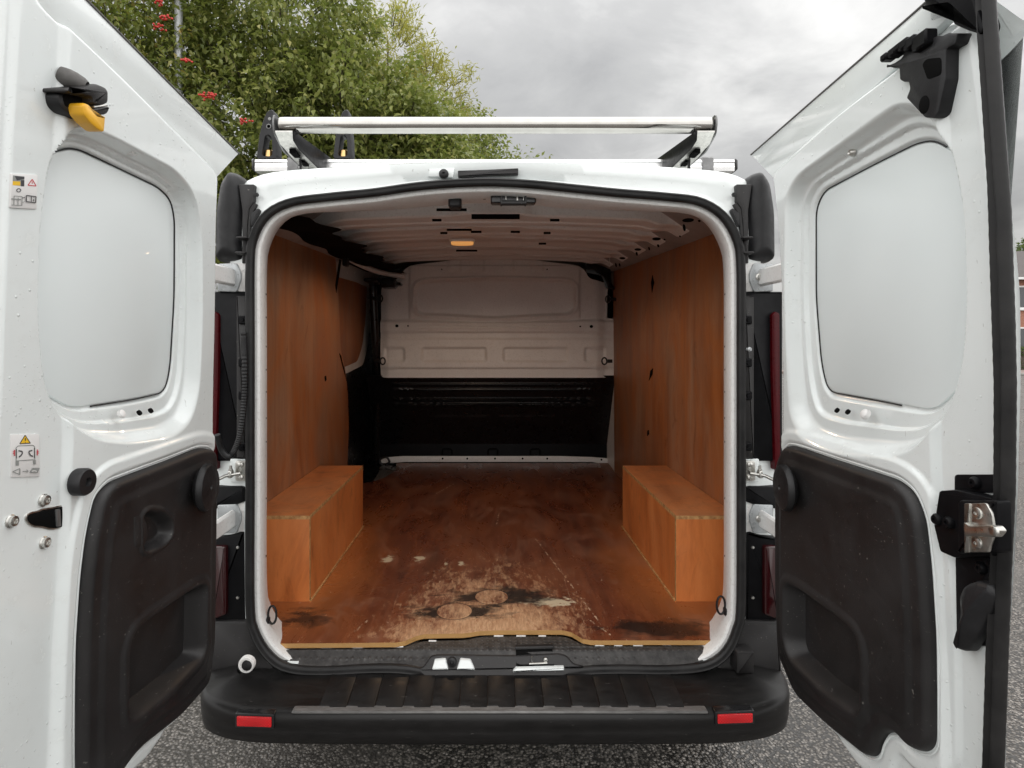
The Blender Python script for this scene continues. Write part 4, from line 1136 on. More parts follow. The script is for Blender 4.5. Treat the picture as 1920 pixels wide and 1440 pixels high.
# ================================================================ roof rack
rack = empty('roof_rack', (0, 0, 0))
tag(rack, 'silver roof bars with a chrome loading roller and black ladder stops on the van roof', 'roof rack')
def bar(y, z, x0, x1, name):
    """extruded aluminium bar: flat oval section with a groove"""
    pr = [(-0.034, -0.010), (-0.032, -0.024), (0.032, -0.024), (0.034, -0.010), (0.031, -0.004), (0.031, 0.004), (0.034, 0.008), (0.028, 0.018), (0.008, 0.022), (-0.020, 0.022), (-0.031, 0.018), (-0.034, 0.008), (-0.0315, 0.005), (-0.0315, -0.004)]
    g = G()
    m = len(pr)
    V = [(x, y + a, z + b) for x in (x0, x1) for a, b in pr]
    F = [(i, (i + 1) % m, m + (i + 1) % m, m + i) for i in range(m)] + [tuple(range(m - 1, -1, -1)), tuple(range(m, 2 * m))]
    g.add(V, F)
    return g.build(name, 'alu', rack, True, 25)
BZ = 2.078
bar(0.42, BZ, -0.858, 0.872, 'crossbar')
bar(1.65, BZ + 0.02, -0.858, 0.872, 'crossbar')
bar(2.75, BZ + 0.02, -0.858, 0.872, 'crossbar')
for y in (0.42, 1.65, 2.75):
    dz = 0 if y < 1 else 0.02
    for sx, x0 in ((-1, -0.858), (1, 0.872)):
        g = G(); g.box((x0, y - 0.032, BZ + dz - 0.022), (x0 + sx * 0.014, y + 0.032, BZ + dz + 0.023), 0.008); g.build('end_cap', 'plastic', rack)
    for xx in (-0.72, 0.775):
        rz = 1.955 if y < 1 else 1.985
        g = G(); g.box((xx - 0.022, y - 0.045, rz - 0.04), (xx + 0.022, y + 0.045, BZ + dz - 0.021), 0.006); g.box((xx - 0.024, y - 0.036, BZ + dz - 0.03), (xx + 0.024, y + 0.036, BZ + dz + 0.028), 0.006); g.build('bar_foot', 'grey_steel', rack)
ry, rz = 0.07, 2.097
g = G(); g.lathe(((-0.651, 2.096)[0], ry, rz), (1, 0, 0), [(0.02, 0), (0.0225, 0.003), (0.0242, 0.006)] + [(0.0242, 0.02 + 0.065 * i) for i in range(20)] + [(0.0242, 1.312), (0.0225, 1.316), (0.02, 1.319)], 40)
g.build('loading_roller', 'chrome', rack, True, 40)
for sx, xa in ((-1, -0.655), (1, 0.668)):
    xi = xa - sx * 0.052
    slab('arm_web', rounded([(0.045, 2.072), (0.05, 2.044), (0.10, 2.034), (0.52, 2.036), (0.52, 2.122), (0.44, 2.118)], 0.004, 2), lambda a, b, n: (xi - sx * n, a, b), 0, 0.004, 'satin_black', rack, 0.001)
    V = []
    for (yy, zz) in ((0.045, 2.068), (0.085, 2.046), (0.20, 2.036), (0.52, 2.034)):
        V += [(xa, yy, zz), (xi, yy, zz), (xi, yy, zz + 0.004), (xa, yy, zz + 0.004)]
    F = [(r * 4 + i, r * 4 + (i + 1) % 4, r * 4 + 4 + (i + 1) % 4, r * 4 + 4 + i) for r in range(3) for i in range(4)] + [(3, 2, 1, 0), (12, 13, 14, 15)]
    obj('arm_flange', V, F, 'zinc', rack, True, 30)
    for k_ in range(4):
        y_ = 0.12 + 0.09 * k_
        g = G(); g.box((xa - sx * 0.016, y_, 2.030), (xa - sx * 0.034, y_ + 0.05, 2.0345 + (0.008 if k_ == 0 else 0))); g.build('arm_slot', 'dark_hole', rack)
    slab('arm_cheek', rounded([(ry - 0.024, rz + 0.026), (ry - 0.032, rz), (ry - 0.022, rz - 0.034), (ry + 0.06, rz - 0.062), (0.44, 2.042), (0.44, 2.066), (ry + 0.04, rz - 0.01), (ry + 0.024, rz + 0.022)], 0.012, 3), lambda a, b, n: (xa + sx * 0.002 + sx * n, a, b), 0, 0.005, 'grey_steel', rack, 0.001)
    g = G(); g.lathe((xa - sx * 0.004, ry, rz), (-sx, 0, 0), [(0.021, 0), (0.021, 0.006), (0.012, 0.008)], 24); g.build('roller_bush', 'plastic', rack)
    g = G(); g.box((xa - sx * 0.02, 0.20, BZ - 0.09), (xa - sx * 0.026, 0.212, BZ - 0.005)); g.lathe((xa - sx * 0.023, 0.21, 1.972), (0, 0, 1), [(0.034, 0), (0.032, 0.006), (0.012, 0.012), (0.006, 0.02), (0.006, 0.03)], 20); g.build('arm_support', 'rubber', rack)
    g = G(); g.lathe((xa - sx * 0.03, 0.40, BZ - 0.06), (0, -1, 0), [(0.012, 0), (0.012, 0.006), (0.007, 0.010)], 12); g.build('arm_bolt', 'zinc', rack)
for xc, w in (((-0.819, 2.192)[0], 0.078), ((-0.545, 2.192)[0], 0.070)):
    st = empty('ladder_stop'); st.parent = rack; st.location = (0, 0, 0)
    sx = -1
    h0, h1 = BZ + 0.022, BZ + 0.205
    outl = rounded([(xc - w / 2, h0), (xc + w / 2, h0), (xc + w / 2 - 0.002, h0 + 0.075), (xc + w * 0.36, h1 - 0.03), (xc + w * 0.30, h1), (xc + w * 0.0, h1 - 0.006), (xc - w * 0.22, h1 - 0.05), (xc - w * 0.36, h0 + 0.09)], 0.014, 4)
    hole = rounded([(xc - w * 0.22, h0 + 0.012), (xc + w * 0.24, h0 + 0.012), (xc + w * 0.22, h0 + 0.075), (xc + w * 0.10, h0 + 0.088), (xc - w * 0.06, h0 + 0.085)], 0.010, 4)
    nO = 72
    A_, B_ = resample(outl, nO), resample(hole, nO)
    def byang(P, c):
        a = np.arctan2(P[:, 1] - c[1], P[:, 0] - c[0]); return P[np.argsort(a)]
    # match the two loops by arc position starting from the bottom left
    def start(P, p): i = int(np.argmin(np.sum((P - p) ** 2, 1))); return np.roll(P, -i, 0)
    A_, B_ = start(A_, (xc - w / 2, h0)), start(B_, (xc - w * 0.22, h0 + 0.012))
    V, F = [], []
    for P, y in ((A_, 0.442), (A_, 0.402), (inset(A_, 0.003), 0.397), (inset(B_, -0.002), 0.397), (B_, 0.402), (B_, 0.442)):
        V += [(a, y, b) for a, b in P]
    for r in range(6):
        q = (r + 1) % 6
        for i in range(nO):
            j = (i + 1) % nO
            F.append((r * nO + i, r * nO + j, q * nO + j, q * nO + i))
    obj('stop_post', V, F, 'grey_plastic', st, True, 40)
    g = G(); g.lathe((xc, 0.42, h0), (0, 0, 1), [(0.013, 0.0), (0.0135, 0.008), (0.012, 0.010), (0.0155, 0.012), (0.0145, 0.036), (0.012, 0.039)], 12); g.build('brass_knob', 'brass', st, True, 25)
    g = G(); g.lathe((xc + w * 0.10, 0.398, h1 - 0.065), (0, -1, 0), [(0.009, 0), (0.009, 0.003), (0.0065, 0.0035), (0.006, 0.001)], 16); g.lathe((xc + w * 0.14, 0.398, h1 - 0.038), (0, -1, 0), [(0.006, 0), (0.006, 0.003), (0.003, 0.0035)], 14); g.build('stop_bolt', 'grey_steel', st)

# ================================================================ rear doors
def f_right(s, z, n): return (0.775 + 0.035 * s - 0.048 * (z - 0.5) - n, -0.08 - s, z)
def f_left(s, z, n): return (-(0.745 + 0.035 * s - 0.048 * (z - 0.5) - n), -0.08 - s, z)
STEP = -0.010            # the strip along the free edge lies this far back from the frame face
def lathe_on(f, p, n, prof, name, mat, parent, seg=24, tilt=(0, 0)):
    o = np.array(f(p[0], p[1], n)); a = np.array(f(p[0], p[1], n + 1)) - o
    a = a + np.array([0, tilt[0], tilt[1]])
    g = G(); g.lathe(o, a, prof, seg)
    return g.build(name, mat, parent)
def door(f, side, skin, win, rec, trim, pocket, extra, flange):
    d = empty('rear_door'); d.parent = van; d.location = (0, 0, 0)
    skin_o = rounded(skin, 0.03, 4)
    W, RC = rounded(win, 0.03, 5), rounded(rec, 0.045, 5)
    T, PK = rounded(trim, 0.03, 5), rounded(pocket, 0.03, 5)
    top_a, top_b = np.array(flange[1]), np.array(flange[2])
    def h(s, z):
        dr, dw = sd(s, z, RC), -sd(s, z, W)
        t = np.clip(np.maximum(dr, 0) / np.maximum(np.maximum(dr, 0) + np.maximum(dw, 0), 1e-5), 0, 1)
        t = np.where(dw < 0, 1.0, t)
        n = -0.048 * (0.62 * ss(0.0, 0.36, t) + 0.22 * ss(0.52, 0.60, t) + 0.16 * ss(0.88, 0.97, t))
        sc = 0.600 + 0.050 * ss(1.25, 1.55, z)
        n += STEP * ss(sc, sc + 0.016, s)
        n -= 0.006 * ss(0.735, 0.75, s)
        # top band lies back from the frame
        e = top_b - top_a; L = np.linalg.norm(e)
        dt = ((s - top_a[0]) * e[1] - (z - top_a[1]) * e[0]) / L
        n -= (0.026 * ss(0.085, 0.066, dt) + 0.014 * ss(0.042, 0.032, dt)) * ss(0.72, 0.66, s)
        n -= 0.014 * ss(0.020, 0.0, sd(s, z, skin_o))
        # pressed out under the trim card
        n -= 0.085 * ss(0.012, 0.05, sd(s, z, T))
        # bead around the lower corner
        n += 0.006 * ss(0.02, 0.008, np.abs(sd(s, z, T) + 0.022)) * ss(1.3, 1.2, z)
        # soft oil-canning of the sheet
        n += 0.0012 * np.sin(s * 21 + z * 3) * np.sin(z * 9 + s * 4)
        return n
    relief('door_skin', skin_o, f, h, 'white', d, 230, 760, skirt=-0.062, angle=60, skirt_in=0.105)
    # outer skin with its folded flange
    P = rounded(flange, 0.004, 2)
    slab('drip_flange', P, f, -0.030, -0.012, 'white', d, 0.001)
    g = G(); g.tube([f(*q, -0.012) for q in spline([flange[1], (np.array(flange[1]) + np.array(flange[2])) / 2, flange[2], flange[3]], 30)], 0.0024, 8); g.build('drip_edge', 'grey_rubber', d)
    slab('window_blank', inset(W, 0.0025), f, -0.060, -0.0435, 'blank', d, 0.002)
    k = [i for i in range(len(W))]
    Wr = resample(W, 160)
    c = Wr.mean(0)
    keep = [p for p in Wr]
    upper = [i for i, p in enumerate(Wr) if (p[1] > c[1] - 0.34 and p[0] < 0.62) and not (p[1] < c[1] - 0.1 and p[0] > c[0] + 0.05)]
    # longest run of the kept indices
    runs, cur = [], [upper[0]]
    for i in upper[1:]:
        if i == cur[-1] + 1: cur.append(i)
        else: runs.append(cur); cur = [i]
    runs.append(cur)
    if len(runs) > 1 and runs[0][0] == 0 and runs[-1][-1] == len(Wr) - 1:
        runs[0] = runs.pop() + runs[0]
    run = max(runs, key=len)
    g = G(); g.tube([f(*Wr[i], -0.0435) for i in run], 0.0015, 8); g.build('window_groove_line', 'rubber', d)  # black tube stands in for the dark line of the groove round the blank
    def th(s, z):
        e = sd(s, z, T)
        n = -0.004 + 0.022 * np.sqrt(np.clip(1 - (1 - np.clip(e / 0.016, 0, 1)) ** 2, 0, 1))
        n += 0.004 * ss(0.03, 0.05, e)
        p = sd(s, z, PK)
        n += 0.005 * ss(-0.03, -0.012, p) - 0.062 * ss(-0.008, 0.030, p)
        if extra is not None:
            q = sd(s, z, extra)
            n += 0.004 * ss(-0.012, -0.004, q) - 0.028 * ss(-0.002, 0.014, q)
        return n
    relief('trim_card', T, f, th, 'plastic', d, 120, 420, skirt=-0.02, angle=60)
    g = G(); g.tube([f(*p, 0.0) for p in inset(T, -0.004)], 0.0028, 8, closed=True); g.build('trim_edge_bead', 'white', d)
    return d
# ---- right door
skin_r = [(0.115, 1.876), (0.133, 1.737), (0.139, 1.6), (0.125, 1.355), (0.1, 1.074), (0.083, 0.858), (0.081, 0.688), (0.108, 0.587), (0.176, 0.552), (0.42, 0.505), (0.60, 0.50), (0.665, 0.55), (0.694, 0.76), (0.71, 0.954), (0.724, 1.084), (0.737, 1.209), (0.745, 1.37), (0.748, 1.505), (0.742, 1.665), (0.733, 1.829), (0.725, 1.914), (0.712, 2.0), (0.68, 1.975)]
win_r = [(0.553, 1.797), (0.442, 1.793), (0.274, 1.784), (0.24, 1.75), (0.224, 1.539), (0.232, 1.385), (0.252, 1.318), (0.425, 1.313), (0.563, 1.307), (0.651, 1.381), (0.669, 1.504), (0.67, 1.642), (0.661, 1.731), (0.591, 1.789)]
rec_r = [(0.557, 1.868), (0.395, 1.85), (0.238, 1.829), (0.188, 1.789), (0.169, 1.623), (0.16, 1.437), (0.155, 1.249), (0.207, 1.195), (0.326, 1.18), (0.507, 1.209), (0.568, 1.237), (0.627, 1.306), (0.666, 1.391), (0.681, 1.503), (0.683, 1.639), (0.668, 1.738), (0.639, 1.815), (0.594, 1.856)]
trim_r = [(0.149, 1.176), (0.201, 1.179), (0.532, 1.177), (0.567, 1.164), (0.589, 1.124), (0.596, 1.042), (0.598, 0.913), (0.589, 0.72), (0.565, 0.69), (0.529, 0.676), (0.503, 0.682), (0.474, 0.668), (0.451, 0.636), (0.436, 0.593), (0.407, 0.57), (0.278, 0.548), (0.147, 0.538), (0.068, 0.603), (0.071, 0.783), (0.089, 0.987), (0.103, 1.117)]
pock_r = [(0.143, 0.824), (0.206, 0.834), (0.372, 0.836), (0.415, 0.829), (0.422, 0.795), (0.413, 0.66), (0.284, 0.638), (0.151, 0.639), (0.13, 0.671)]
flange_r = [(0.128, 1.85), (0.007, 1.956), (0.634, 2.012), (0.635, 2.022), (0.635, 1.975), (0.677, 1.963)]
rd = door(f_right, 1, skin_r, win_r, rec_r, trim_r, pock_r, None, flange_r)
tag(rd, 'open rear door with black latch box, steel catch and pull handle on its free edge')
# rubber seal along the free edge
e_in = np.array([(0.665, 0.50), (0.691, 0.758), (0.708, 0.953), (0.722, 1.083), (0.735, 1.209), (0.744, 1.37), (0.746, 1.505), (0.749, 1.664), (0.746, 1.823), (0.744, 1.904), (0.745, 2.05)])
e_out = np.array([(0.695, 0.50), (0.722, 0.78), (0.733, 0.902), (0.749, 1.094), (0.761, 1.215), (0.771, 1.372), (0.774, 1.465), (0.776, 1.618), (0.771, 1.789), (0.767, 1.93), (0.764, 2.05)])
sec = [(-0.05, -0.012), (-0.06, 0.004), (0.02, 0.012), (0.16, 0.015), (0.30, 0.007), (0.38, 0.0065), (0.50, 0.013), (0.66, 0.012), (0.78, 0.004), (0.82, -0.001), (0.70, -0.006), (0.4, -0.012)]
zs = np.linspace(0.50, 2.05, 150)
V = []
for i, z in enumerate(zs):
    a0, a1 = np.interp(z, e_in[:, 1], e_in[:, 0]), np.interp(z, e_out[:, 1], e_out[:, 0])
    V += [f_right(a0 + (a1 - a0) * a, z, b + 0.0005 * (i % 2)) for a, b in sec]
m = len(sec)
F = [(i * m + j, i * m + (j + 1) % m, (i + 1) * m + (j + 1) % m, (i + 1) * m + j) for i in range(len(zs) - 1) for j in range(m)] + [tuple(range(m)), tuple(len(zs) * m - m + j for j in range(m))]
obj('edge_seal', V, F, 'seal', rd, True, 70)
# latch assembly
slab('latch_tab', rounded([(0.646, 1.213), (0.725, 1.231), (0.723, 1.202), (0.644, 1.182)], 0.006, 3), f_right, STEP - 0.002, STEP + 0.006, 'satin_black', rd, 0.002)
slab('latch_bracket', rounded([(0.635, 1.183), (0.667, 1.193), (0.74, 1.197), (0.737, 1.111), (0.659, 1.079), (0.631, 1.079), (0.62, 1.12)], 0.004, 3), f_right, -0.01, 0.014, 'satin_black', rd, 0.003)
slab('latch_box', rounded([(0.692, 1.183), (0.763, 1.202), (0.761, 1.125), (0.687, 1.095)], 0.006, 3), f_right, 0.012, 0.032, 'satin_black', rd, 0.006)
slab('handle_plate', rounded([(0.641, 1.075), (0.713, 1.101), (0.701, 0.962), (0.691, 0.951), (0.635, 0.921)], 0.004, 3), f_right, STEP - 0.002, STEP + 0.007, 'satin_black', rd, 0.002)
slab('catch_plate', rounded([(0.71, 1.182), (0.748, 1.194), (0.757, 1.181), (0.76, 1.153), (0.748, 1.12), (0.705, 1.105)], 0.004, 3), f_right, 0.032, 0.0355, 'zinc', rd, 0.0015)
slab('catch_fold', rounded([(0.712, 1.183), (0.722, 1.186), (0.717, 1.109), (0.708, 1.105)], 0.001, 2), f_right, 0.0355, 0.0375, 'zinc', rd, 0.001)
slab('catch_lever', rounded([(0.718, 1.157), (0.73, 1.154), (0.773, 1.169), (0.781, 1.163), (0.772, 1.151), (0.718, 1.134)], 0.004, 4), f_right, 0.0355, 0.046, 'zinc', rd, 0.003)
lathe_on(f_right, (0.773, 1.16), 0.046, [(0.0075, 0), (0.0075, 0.003), (0.006, 0.004)], 'catch_pin', 'zinc', rd)
for p in ((0.733, 1.174), (0.73, 1.128)):
    lathe_on(f_right, p, 0.0355, [(0.009, 0), (0.0085, 0.002), (0.006, 0.003), (0.003, 0.0032), (0.0025, 0.0012)], 'catch_screw', 'zinc', rd)
for p, n in (((0.656, 1.136), 0.014), ((0.629, 1.133), 0.012), ((0.688, 1.209), -0.004), ((0.693, 1.076), -0.003), ((0.683, 0.967), -0.003)):
    lathe_on(f_right, p, n, [(0.010, 0), (0.010, 0.004), (0.007, 0.008), (0.003, 0.0085), (0.0025, 0.005)], 'latch_bolt', 'satin_black', rd, 14)
slab('pull_handle', rounded([(0.679, 1.043), (0.704, 1.061), (0.727, 1.065), (0.735, 1.051), (0.725, 1.022), (0.696, 0.965), (0.674, 0.933), (0.653, 0.927), (0.66, 0.962), (0.669, 0.993), (0.668, 1.02)], 0.007, 5), f_right, -0.004, 0.020, 'grey_plastic', rd, 0.010, dome=0.007, angle=80)
# broken upper latch bracket
ub = [(0.589, 1.916), (0.589, 1.896), (0.596, 1.889), (0.609, 1.883), (0.611, 1.87), (0.602, 1.858), (0.615, 1.841), (0.64, 1.809), (0.659, 1.8), (0.668, 1.807), (0.685, 1.853), (0.689, 1.899), (0.706, 1.898), (0.711, 1.912), (0.691, 1.923), (0.681, 1.924), (0.669, 1.93), (0.656, 1.93), (0.629, 1.943), (0.614, 1.941), (0.604, 1.939), (0.596, 1.931), (0.58, 1.931), (0.558, 1.935), (0.577, 1.922)]
slab('upper_latch_bracket', rounded(ub, 0.003, 2), f_right, -0.014, 0.012, 'grey_plastic', rd, 0.003)
slab('bracket_window', rounded([(0.641, 1.898), (0.651, 1.902), (0.68, 1.89), (0.679, 1.863), (0.651, 1.867)], 0.006, 3), f_right, 0.0115, 0.0128, 'dark_hole', rd, 0.0006)
slab('bracket_hole', disc_outline(*(0.641, 1.83), 0.011, 20, 0.015), f_right, 0.0115, 0.0128, 'dark_hole', rd, 0.0006)
g = G()
for p, a in (((0.567, 1.946), 0.012), ((0.587, 1.945), 0.014), ((0.601, 1.947), 0.012), ((0.613, 1.945), 0.016), ((0.627, 1.94), 0.018), ((0.649, 1.932), 0.024)):
    o = f_right(*p, 0.012)
    g.box((o[0] - 0.012, o[1] - a * 0.7, o[2] - a * 0.5), (o[0] + 0.01, o[1] + a * 0.7, o[2] + a * 0.6), 0.003)
g.build('broken_ribs', 'satin_black', rd)
slab('upper_lock_cover', rounded([(0.644, 1.988), (0.655, 1.992), (0.63, 2.035), (0.725, 2.04), (0.749, 1.929), (0.758, 1.896), (0.752, 1.887), (0.727, 1.908), (0.705, 1.929), (0.705, 1.954), (0.695, 1.966), (0.683, 1.967), (0.669, 1.978)], 0.005, 3), f_right, -0.012, 0.014, 'satin_black', rd, 0.004)
# stops, clips, holes
lathe_on(f_right, (0.159, 1.067), 0.016, [(0.058, 0), (0.056, 0.006), (0.036, 0.010)], 'stop_base', 'plastic', rd, 32)
lathe_on(f_right, (0.203, 1.079), 0.022, [(0.030, 0), (0.050, 0.010), (0.056, 0.017), (0.056, 0.024), (0.051, 0.030), (0.028, 0.033), (0.006, 0.033), (0.004, 0.029)], 'door_stop', 'rubber', rd, 36, (0.12, 0))
for p in ((0.414, 1.283),):
    lathe_on(f_right, p, -0.022, [(0.011, 0), (0.010, 0.008), (0.006, 0.011)], 'plastic_clip', 'sticker', rd, 14, (0, 0.5))
for p in ((0.313, 1.28), (0.35, 1.281)):
    lathe_on(f_right, p, -0.026, [(0.006, 0), (0.006, 0.004), (0.003, 0.0045)], 'drain_hole', 'dark_hole', rd, 12, (0, 0.6))
lathe_on(f_right, (0.402, 1.83), -0.028, [(0.009, 0), (0.008, 0.004), (0.005, 0.009), (0.003, 0.007)], 'panel_clip', 'zinc', rd, 14)
# ---- left door
skin_l = [(0.151, 1.865), (0.149, 1.734), (0.142, 1.6), (0.127, 1.355), (0.106, 1.076), (0.089, 0.861), (0.087, 0.691), (0.107, 0.587), (0.173, 0.554), (0.42, 0.505), (0.735, 0.50), (0.775, 0.56), (0.78, 1.2), (0.77, 2.01), (0.667, 1.977)]
win_l = [(0.662, 1.735), (0.591, 1.775), (0.564, 1.781), (0.332, 1.776), (0.287, 1.761), (0.268, 1.721), (0.255, 1.536), (0.258, 1.374), (0.274, 1.318), (0.384, 1.312), (0.557, 1.311), (0.648, 1.362), (0.665, 1.469), (0.67, 1.607), (0.668, 1.694)]
rec_l = [(0.652, 1.768), (0.636, 1.795), (0.604, 1.809), (0.538, 1.814), (0.34, 1.813), (0.265, 1.777), (0.224, 1.68), (0.207, 1.488), (0.204, 1.313), (0.232, 1.243), (0.311, 1.213), (0.459, 1.227), (0.548, 1.251), (0.604, 1.286), (0.656, 1.351), (0.678, 1.469), (0.682, 1.605), (0.673, 1.71)]
trim_l = [(0.13, 1.161), (0.199, 1.178), (0.515, 1.169), (0.547, 1.151), (0.564, 1.088), (0.572, 1.014), (0.575, 0.901), (0.566, 0.685), (0.555, 0.565), (0.50, 0.555), (0.404, 0.577), (0.24, 0.545), (0.111, 0.548), (0.094, 0.653), (0.105, 0.825), (0.123, 1.08)]
pock_l = [(0.176, 0.835), (0.233, 0.846), (0.416, 0.854), (0.451, 0.847), (0.459, 0.815), (0.45, 0.681), (0.418, 0.664), (0.29, 0.65), (0.168, 0.653)]
hand_l = rounded([(0.437, 1.083), (0.419, 1.088), (0.371, 1.072), (0.335, 1.042), (0.329, 1.01), (0.356, 0.996), (0.416, 0.999), (0.432, 1.012)], 0.014, 4)
flange_l = [(0.164, 1.84), (0.045, 1.947), (0.604, 2.027), (0.785, 2.055), (0.78, 1.985), (0.675, 1.954)]
ldr = door(f_left, -1, skin_l, win_l, rec_l, trim_l, pock_l, hand_l, flange_l)
tag(ldr, 'open rear door with two warning stickers and a yellow release lever')
slab('release_handle', rounded([(0.466, 1.089), (0.453, 1.088), (0.425, 1.068), (0.416, 1.039), (0.425, 1.018), (0.445, 1.016), (0.46, 1.026)], 0.008, 4), f_left, -0.006, 0.024, 'plastic', ldr, 0.005)
slab('handle_glint', disc_outline(*(0.372, 1.031), 0.010, 16, 0.004), f_left, -0.012, -0.006, 'zinc', ldr, 0.002)
lathe_on(f_left, (0.183, 1.074), 0.016, [(0.058, 0), (0.056, 0.006), (0.036, 0.010)], 'stop_base', 'plastic', ldr, 32)
lathe_on(f_left, (0.238, 1.089), 0.022, [(0.030, 0), (0.050, 0.010), (0.056, 0.017), (0.056, 0.024), (0.051, 0.030), (0.028, 0.033), (0.006, 0.033), (0.004, 0.029)], 'door_stop', 'rubber', ldr, 36, (0.12, 0))
lathe_on(f_left, (0.59, 1.187), 0.0, [(0.024, 0), (0.024, 0.016), (0.0215, 0.020), (0.008, 0.0205), (0.006, 0.014)], 'bump_stop', 'rubber', ldr, 28)
for p in ((0.649, 1.171), (0.71, 1.155), (0.644, 1.099)):
    lathe_on(f_left, p, STEP - 0.001, [(0.0105, 0), (0.0105, 0.002), (0.0085, 0.0035), (0.008, 0.008), (0.0045, 0.009), (0.0035, 0.006)], 'striker_bolt', 'zinc', ldr, 18)
kh = [(0.685, 1.149), (0.683, 1.158), (0.673, 1.159), (0.661, 1.157), (0.652, 1.158), (0.634, 1.155), (0.609, 1.152), (0.605, 1.111), (0.626, 1.114), (0.637, 1.118), (0.65, 1.125), (0.668, 1.132), (0.678, 1.139)]
slab('striker_rim', rounded(kh, 0.004, 3), f_left, STEP - 0.004, STEP + 0.002, 'zinc', ldr, 0.0012)
slab('striker_hole', inset(rounded(kh, 0.004, 3), 0.0025), f_left, STEP + 0.002, STEP + 0.0032, 'dark_hole', ldr, 0.0006)
slab('striker_tongue', rounded([(0.628, 1.149), (0.619, 1.148), (0.615, 1.117), (0.624, 1.119)], 0.002, 2), f_left, STEP + 0.003, STEP + 0.006, 'grey_steel', ldr, 0.001)
# yellow and black lever
slab('lever_base', rounded([(0.685, 1.827), (0.68, 1.836), (0.666, 1.842), (0.612, 1.855), (0.611, 1.84), (0.634, 1.827), (0.633, 1.809), (0.644, 1.805), (0.668, 1.807), (0.681, 1.813)], 0.006, 4), f_left, -0.03, 0.012, 'grey_plastic', ldr, 0.004)
slab('lever_recess', rounded([(0.678, 1.829), (0.67, 1.836), (0.619, 1.849), (0.618, 1.839), (0.656, 1.819), (0.671, 1.815)], 0.004, 3), f_left, 0.0115, 0.0128, 'dark_hole', ldr, 0.0006)
slab('lever_housing', rounded([(0.69, 1.836), (0.66, 1.851), (0.646, 1.863), (0.621, 1.874), (0.606, 1.875), (0.599, 1.87), (0.598, 1.849), (0.618, 1.838), (0.635, 1.833), (0.637, 1.844), (0.69, 1.83)], 0.008, 4), f_left, -0.03, 0.032, 'plastic', ldr, 0.008)
slab('lever_foot', rounded([(0.63, 1.829), (0.592, 1.848), (0.592, 1.84), (0.598, 1.831), (0.616, 1.823), (0.628, 1.823)], 0.004, 3), f_left, -0.03, 0.028, 'plastic', ldr, 0.004)
slab('lever_bar', rounded([(0.622, 1.838), (0.588, 1.853), (0.588, 1.846), (0.62, 1.832)], 0.002, 3), f_left, -0.02, 0.022, 'zinc', ldr, 0.002)
slab('yellow_lever', rounded([(0.665, 1.82), (0.659, 1.826), (0.652, 1.827), (0.635, 1.821), (0.632, 1.818), (0.611, 1.823), (0.612, 1.795), (0.624, 1.793), (0.645, 1.798), (0.661, 1.806)], 0.004, 4), f_left, 0.012, 0.036, 'yellow', ldr, 0.004)
lathe_on(f_left, (0.654, 1.873), -0.012, [(0.015, 0), (0.016, 0.012), (0.015, 0.022), (0.012, 0.034), (0.008, 0.040), (0.005, 0.034)], 'rubber_buffer', 'grey_rubber', ldr, 20, (0.35, -0.35))
lathe_on(f_left, (0.465, 1.815), -0.028, [(0.010, 0), (0.010, 0.010), (0.008, 0.018), (0.006, 0.019), (0.005, 0.014)], 'panel_clip', 'sticker', ldr, 16, (0, -0.2))
lathe_on(f_left, (0.453, 1.289), -0.022, [(0.009, 0), (0.008, 0.006), (0.004, 0.008)], 'plastic_clip', 'sticker', ldr, 14, (0, 0.5))
for p in ((0.391, 1.284), (0.353, 1.284)):
    lathe_on(f_left, p, -0.026, [(0.006, 0), (0.006, 0.004), (0.003, 0.0045)], 'drain_hole', 'dark_hole', ldr, 12, (0, 0.6))
# ---- warning stickers
def sticker(corners):
    """corners: top left, top right, bottom right, bottom left in (s, z); returns a drawing helper in 0..1 x 0..1"""
    A, B, C, D = [np.array(c) for c in corners]
    def at(u, v): return (A * (1 - u) + B * u) * (1 - v) + (D * (1 - u) + C * u) * v
    slab('sticker', rounded([tuple(A), tuple(B), tuple(C), tuple(D)], 0.002, 3), f_left, STEP - 0.003, STEP + 0.0012, 'sticker', ldr, 0.0003)
    lv = [0.0012]
    def shape(pts, mat, name='print'):
        g = shape.g.setdefault(mat, G())
        P = [at(u, v) for u, v in pts]
        lv[0] += 0.00004
        V = [f_left(*p, STEP + lv[0]) for p in P]
        g.add(V, [tuple(range(len(V)))])
    shape.g = {}
    def stroke(pts, w, mat):
        for (u0, v0), (u1, v1) in zip(pts[:-1], pts[1:]):
            du, dv = u1 - u0, v1 - v0
            L = math.hypot(du, dv * 1.35) or 1
            nu, nv = -dv * 1.35 / L * w, du / L * w / 1.35
            shape([(u0 + nu, v0 + nv), (u1 + nu, v1 + nv), (u1 - nu, v1 - nv), (u0 - nu, v0 - nv)], mat)
    def done():
        for m_, g in shape.g.items():
            g.build('sticker_print', m_, ldr, False)
    return shape, stroke, done
sh, stk, fin = sticker([(0.739, 1.686), (0.692, 1.698), (0.691, 1.644), (0.738, 1.635)])
sh([(0.05, 0.05), (0.48, 0.07), (0.48, 0.36), (0.05, 0.34)], 'ink_grey')
sh([(0.05, 0.22), (0.33, 0.22), (0.33, 0.34), (0.05, 0.34)], 'ink_yellow')
sh([(0.12, 0.07), (0.48, 0.08), (0.48, 0.14), (0.2, 0.2)], 'ink_black')
sh([(0.35, 0.18), (0.48, 0.18), (0.48, 0.36), (0.36, 0.36)], 'ink_black')
stk([(0.62, 0.32), (0.78, 0.14), (0.94, 0.33), (0.62, 0.32)], 0.018, 'ink_red')
stk([(0.78, 0.2), (0.78, 0.27)], 0.016, 'ink_red')
cir = [(0.27 + 0.075 * math.cos(a), 0.48 + 0.05 * math.sin(a)) for a in np.linspace(0, 2 * math.pi, 13)]
